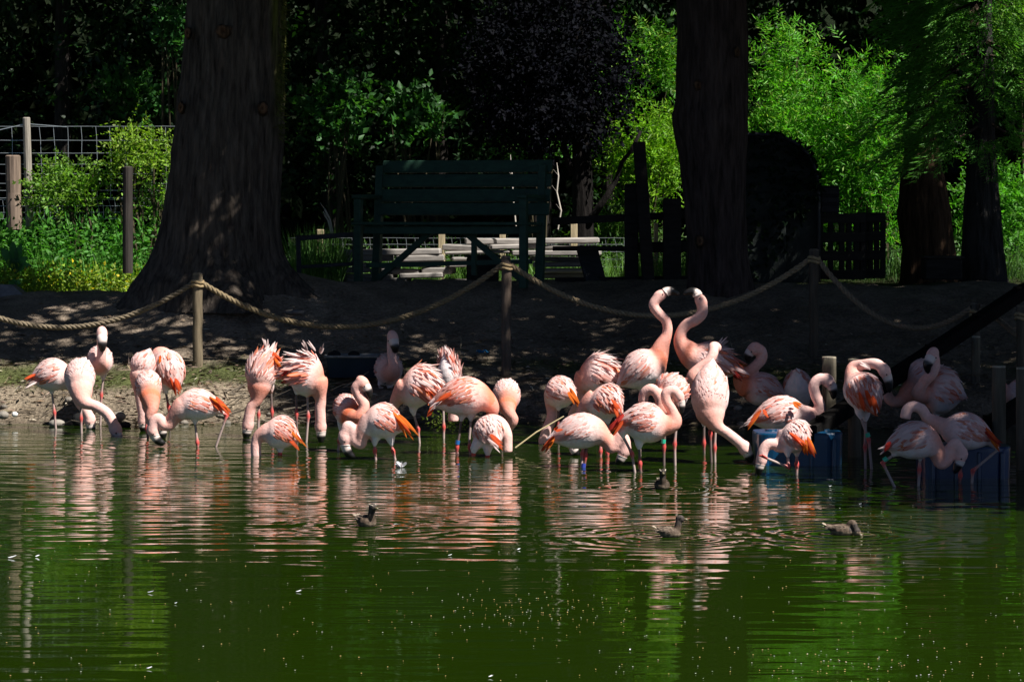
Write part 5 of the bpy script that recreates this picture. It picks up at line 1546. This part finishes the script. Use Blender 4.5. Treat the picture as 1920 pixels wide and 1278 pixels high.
fl("bluish shaded flamingo seen from behind right of the rose one", 829, (1494, 690, -.14), (1497, 760, .14), 33, [(1503, 770, .17), (1510, 785, .17), (1512, 800, .17)], L=[[(1490, 765), (1490, 800), (1490, 832)]], pk=.25, org=.15)
fl("bright cream flamingo with raised looped neck and orange tail before the blue float", 853, (1400, 789), (1516, 776), 37, [(1530, 779), (1537, 760), (1529, 740), (1526, 722), (1537, 710), (1552, 713)], [(1560, 725), (1563, 735), (1562, 748)],
   L=[[(1445, 790), (1446, 808), (1446, 860)], [(1470, 792), (1470, 830), (1470, 860)]], Fe=[(1420, 777, 1396, 806, 'o'), (1425, 772, 1402, 800, 'o'), (1432, 770, 1442, 780, 'c', -.15), (1490, 755, 1502, 762, 'o', -.16), (1408, 790, 1388, 796, 'w')], pk=.12, org=.22, nb=16, nm=10.5, H=15)
fl("small white flamingo scratching its head with one foot in front of the blue float", 891, (1520, 838, -.06), (1466, 808, .05), 34, [(1464, 836), (1452, 832), (1440, 833), (1431, 845), (1428, 860)], [(1425, 873), (1423, 881), (1422, 891)],
   L=[[(1476, 846, -.05), (1479, 876, -.06), (1438, 859, -.1)], [(1494, 845, .03), (1494, 870, .03), (1494, 898, .03)]], Fe=[(1506, 830, 1509, 862, 'o', -.14), (1514, 824, 1526, 858, 'o', -.14), (1485, 815, 1512, 840, 'c', -.15), (1512, 828, 1519, 856, 'o', -.14)], pk=.1, org=.08, nb=14, nm=10.5, H=14)
fl("mauve flamingo preening with head bent right over its back, by the jetty posts", 879, (1645, 776, -.10), (1592, 706, .10), 38, [(1600, 690, .12), (1622, 683, .06), (1643, 682, .0), (1658, 694, -.04)], [(1664, 708, -.04), (1667, 720, -.04), (1668, 736, -.04)],
   L=[[(1611, 775), (1629, 824), (1635, 886)], [(1623, 780, .06), (1622, 838, .06), (1623, 886, .06)]], Fe=[(1612, 738, 1622, 770, 'c', -.17), (1625, 735, 1640, 772, 'c', -.17), (1638, 745, 1649, 778, 'c', -.16), (1630, 690, 1614, 682, 'w', -.05)], pk=.35, org=.42, lift=.14, nb=14, band=(0, (1627, 815), GREEN, 'u'), H=15)
fl("shaded rear flamingo of the resting pair on the right, neck bent low", 836, (1784, 694, .18), (1702, 734, .06), 42, [(1684, 752, .02), (1669, 749, .0), (1661, 730, .0), (1662, 708, .03)], L=[[(1730, 765, .1), (1730, 800, .1), (1730, 838, .1)]], pk=.5, org=.1)
fl("shaded front flamingo of the resting pair on the right, bill on its chest", 842, (1812, 742), (1730, 735), 46, [(1722, 738, -.1), (1733, 716, -.14), (1748, 698, -.16), (1752, 680, -.16), (1749, 664, -.16)], [(1743, 675, -.2), (1739, 685, -.21), (1740, 700, -.2)],
   L=[[(1755, 775), (1755, 800), (1755, 844)]], pk=.6, org=.12, lift=.12, nb=15, nm=11, H=16)
fl("striding flamingo at the right with green-banded bent leg and looped neck", 912, (1654, 840), (1764, 822), 37, [(1756, 848), (1764, 869), (1777, 862), (1780, 843), (1792, 831), (1803, 851)], [(1799, 867), (1795, 875), (1790, 887)],
   L=[[(1682, 848), (1655, 867), (1678, 914)], [(1726, 852, .05), (1724, 880, .05), (1722, 916, .05)]], Fe=[(1664, 838, 1648, 848, 'w'), (1668, 830, 1655, 842, 'r')], pk=.55, org=.22, lift=.1, nb=15, H=15.5, band=(0, (1660, 861), GREEN, 'u'))
fl("mauve flamingo with red tail at the right end, neck arched behind the striding one", 905, (1872, 826), (1762, 802), 37, [(1752, 790, .1), (1738, 782, .13), (1729, 768, .13), (1713, 761, .13), (1701, 768, .13), (1697, 785, .13)],
   L=[[(1866, 833), (1871, 843), (1824, 882), (1822, 912)], [(1800, 838), (1801, 890), (1799, 916)]], Fe=[(1850, 812, 1878, 832, 'r'), (1858, 822, 1876, 850, 'o'), (1852, 806, 1880, 838, 'c')], pk=.3, org=.3, nb=13, nm=10.5)
fl("flamingo glimpsed between the two thick posts at the right edge", 828, (1935, 740), (1886, 735), 24, [(1880, 745), (1876, 762), (1874, 778)], L=[[(1910, 755), (1910, 790), (1910, 832)]], pk=.3, org=.1)

# ------------------------------------------------------------------ ducks on the pond
def duck(label, X, Y, L_, yaw, stripes, dabble=False, tone=1.0, s0=1.0):
    d = water_depth(Y)
    base = P(X, Y, d)
    t = thing("duck", label, "duck", (base.x, d, 0), "small brown ducks swimming on the pond")
    R_ = Matrix.Rotation(yaw, 3, 'Z')
    def w(x, y, z): return Vector((base.x, d, 0)) + R_ @ Vector((x * s0, y * s0, z * s0))
    mb = MB()
    n = 14; prof = [(-.5, .10, .012), (-.42, .085, .03), (-.3, .055, .058), (-.1, .045, .082), (.1, .045, .088), (.28, .045, .075), (.4, .04, .05), (.47, .035, .012)]
    vs = []; fs = []
    for (x, z, r) in prof:
        for k in range(n):
            an = 2 * math.pi * k / n
            vs.append(w(x * L_, math.cos(an) * r * 1.05, z + math.sin(an) * r * .8))
    for i in range(len(prof) - 1):
        for k in range(n): fs.append((i * n + k, i * n + (k + 1) % n, (i + 1) * n + (k + 1) % n, (i + 1) * n + k))
    fs += [tuple(range(n - 1, -1, -1)), tuple((len(prof) - 1) * n + k for k in range(n))]
    mb.add(vs, fs)
    if dabble: hp = w(L_ * .52, -.02, .05); nk = [w(L_ * .28, 0, .08), w(L_ * .40, -.01, .12), w(L_ * .48, -.02, .09), hp]
    else: hp = w(L_ * .40, 0, .20); nk = [w(L_ * .28, 0, .06), w(L_ * .36, 0, .12), hp]
    mb.tube(cr_spline(nk, 5), [.045 * s0 + (.034 - .045) * s0 * i / (len(cr_spline(nk, 5)) - 1) for i in range(len(cr_spline(nk, 5)))], 10)
    hd = (R_ @ Vector((1, 0, -.12 if not dabble else -.9))).normalized()
    mb.ball(hp + hd * .012 * s0, (.052 * s0, .036 * s0, .042 * s0), 14, 10, M=hd.to_track_quat('X', 'Z').to_matrix())
    V, faces = remeshed(mb, .0042, 3)
    V[:, 2] = np.maximum(V[:, 2], -.05 * s0)
    C = np.tile(np.array((.085, .06, .042)) * tone, (len(V), 1))
    dh = np.linalg.norm(V - np.array(hp), axis=1)
    C[dh < .075 * s0] = np.array((.05, .04, .034)) * tone
    low = V[:, 2] < .035 * s0 * 1.2
    C[low] = np.array((.16, .12, .085)) * tone
    col_mesh("body", V, faces, C, M['duck'], t)
    mb = MB(); b0 = hp + hd * .045 * s0; mb.tube([b0, b0 + hd * .03 * s0, b0 + hd * .055 * s0], [.016 * s0, .017 * s0, .009 * s0], 8, (.11, .09, .05)); mb.build("bill", M['horn'], t, smooth=True)
    for g in (-1, 1):
        mb = MB(); mb.ball(hp + hd * .022 * s0 + (R_ @ Vector((0, g * .034, .012))) * s0, .006 * s0, 8, 6, (.01, .01, .01)); mb.build("eye", M['horn'], t, smooth=True)
        if stripes:
            mb = MB(); mb.tube([hp + hd * .045 * s0 + (R_ @ Vector((0, g * .020, .022))) * s0, hp + (R_ @ Vector((0, g * .034, .03))) * s0, hp - hd * .03 * s0 + (R_ @ Vector((0, g * .03, .022))) * s0], .006 * s0, 6, (.42, .36, .28)); mb.build("brow_stripe", M['duck'], t)
        rr = random.Random(int(X) + g)
        mb = MB()
        for i in range(16):
            x = .22 - i * .036; ph = rr.uniform(.35, 1.3)
            r = float(np.interp(x, [-.5, -.3, -.1, .1, .28], [.02, .058, .082, .088, .075]))
            p = w(x * L_, g * math.sin(ph) * r * 1.08, .045 + math.cos(ph) * r * .84)
            vs, f2 = blade(p, R_ @ Vector((-1, g * -.1, .12)), (p - w(x * L_, 0, .03)).normalized(), .075 * s0, .028 * s0, .05)
            k = rr.uniform(.5, 1.6) * tone
            mb.add(vs, f2, [(.20 * k, .15 * k, .11 * k) if m % 3 != 1 else (.05 * k, .037 * k, .028 * k) for m in range(len(vs))])
        mb.build("wing", M['duck'], t)
    mb = MB()
    for i in range(5):
        vs, f2 = blade(w(-.42 * L_, (i - 2) * .012, .09), R_ @ Vector((-1, (i - 2) * .15, .45)), Vector((0, 0, 1)), .07 * s0, .025 * s0, 0)
        mb.add(vs, f2, (.26 * tone, .21 * tone, .16 * tone))
    mb.build("tail", M['duck'], t)
    return t
duck("small striped-headed duckling turned toward us left of the pond's middle", 686, 986, .26, math.radians(-50), True, s0=.62)
duck("dark duck swimming away, its head in line with a flamingo leg", 1241, 916, .26, math.radians(-88), True, tone=.7, s0=.62)
duck("brown duck swimming right with upright grey head", 1254, 1006, .28, math.radians(-12), False, s0=.56)
duck("mottled brown duck dipping its bill at the right of the pond", 1576, 1002, .30, math.radians(-15), False, dabble=True, s0=.60)

# ------------------------------------------------------------------ feathers and specks on the water
def float_feather(X, Y, L_, ang, label, col=(.8, .82, .84), grp="white feathers floating on the pond", puff=False):
    d = water_depth(Y); p = P(X, Y, d); p.z = .006
    mb = MB()
    if puff:
        rr = random.Random(int(X))
        for k in range(26):
            an = rr.uniform(0, 6.28); D = Vector((math.cos(an), math.sin(an), rr.uniform(.3, 1.6)))
            vs, f2 = blade(p, D, Vector((-D.y, D.x, .3)), L_ * rr.uniform(.6, 1), .02, .3); mb.add(vs, f2, col)
    else:
        for k in (-1, 1):
            vs, f2 = blade(p, Vector((math.cos(ang + k * .18), math.sin(ang + k * .18) * 1.6, .10)), Vector((0, -.3, 1)), L_, L_ * .28, -.15); mb.add(vs, f2, col)
    return tag(mb.build("feather", M['plume'], None, loc=tuple(p)), label, "feather", grp)
float_feather(752, 876, .055, 0, "fluffy white down feather standing on the water before the coral-winged flamingo", puff=True)
for (X, Y, L_, an, lb) in ((970, 1031, .05, .7, "white forked feather floating in the middle of the pond"), (1554, 913, .045, .4, "white feather floating below the blue float"), (1610, 946, .045, 0, "small white feather right of the dim reflections"),
                           (15, 1046, .10, .02, "thin white quill floating at the left edge"), (277, 1111, .07, -.3, "pale forked feather on the left of the pond"), (66, 1044, .06, .6, "pale curled feather low on the left of the pond"),
                           (555, 1110, .06, .2, "pale tuft floating left of the pond's middle"), (327, 1132, .03, .4, "tiny bluish feather on the lower left water"), (275, 1254, .05, .2, "white feather near the bottom left of the pond"),
                           (916, 1270, .045, .5, "white feather at the bottom edge of the pond"), (1181, 1220, .035, 1.4, "small white feather upright near the bottom middle"), (840, 1042, .05, .1, "pale feather left of the forked feather"), (1262, 862, .04, .3, "tiny white feather among the flamingo legs")):
    float_feather(X, Y, L_ * .5, an, lb)
rng = np.random.default_rng(900)
Vs = []; Fs = []; Cs = []
n = 640
k_ = 0
for i in range(n):
    if i < 420: X, Y = rng.uniform(-20, 1940), 900 + 400 * rng.random() ** .8
    elif i < 540: X, Y = rng.normal(980, 130), rng.normal(1145, 22)
    else: X, Y = rng.normal(1640, 180), rng.normal(1250, 20)
    if Y < 870: continue
    d = water_depth(Y); p = P(X, Y, d); r = rng.uniform(.0016, .0038)
    c_ = (.4, .4, .34) if rng.random() < .4 else (.46, .31, .14)
    for j in range(5):
        an = 2 * math.pi * j / 5 + i
        Vs.append((p.x + math.cos(an) * r, d + math.sin(an) * r * 1.6, .004)); Cs.append(c_)
    Vs.append((p.x, d, .006)); Cs.append(c_)
    for j in range(5): Fs.append((k_ + j, k_ + (j + 1) % 5, k_ + 5))
    k_ += 6
tag(fast_mesh("pollen_litter", np.array(Vs), np.array(Fs), np.array(Cs), M['twig']), kind='stuff')
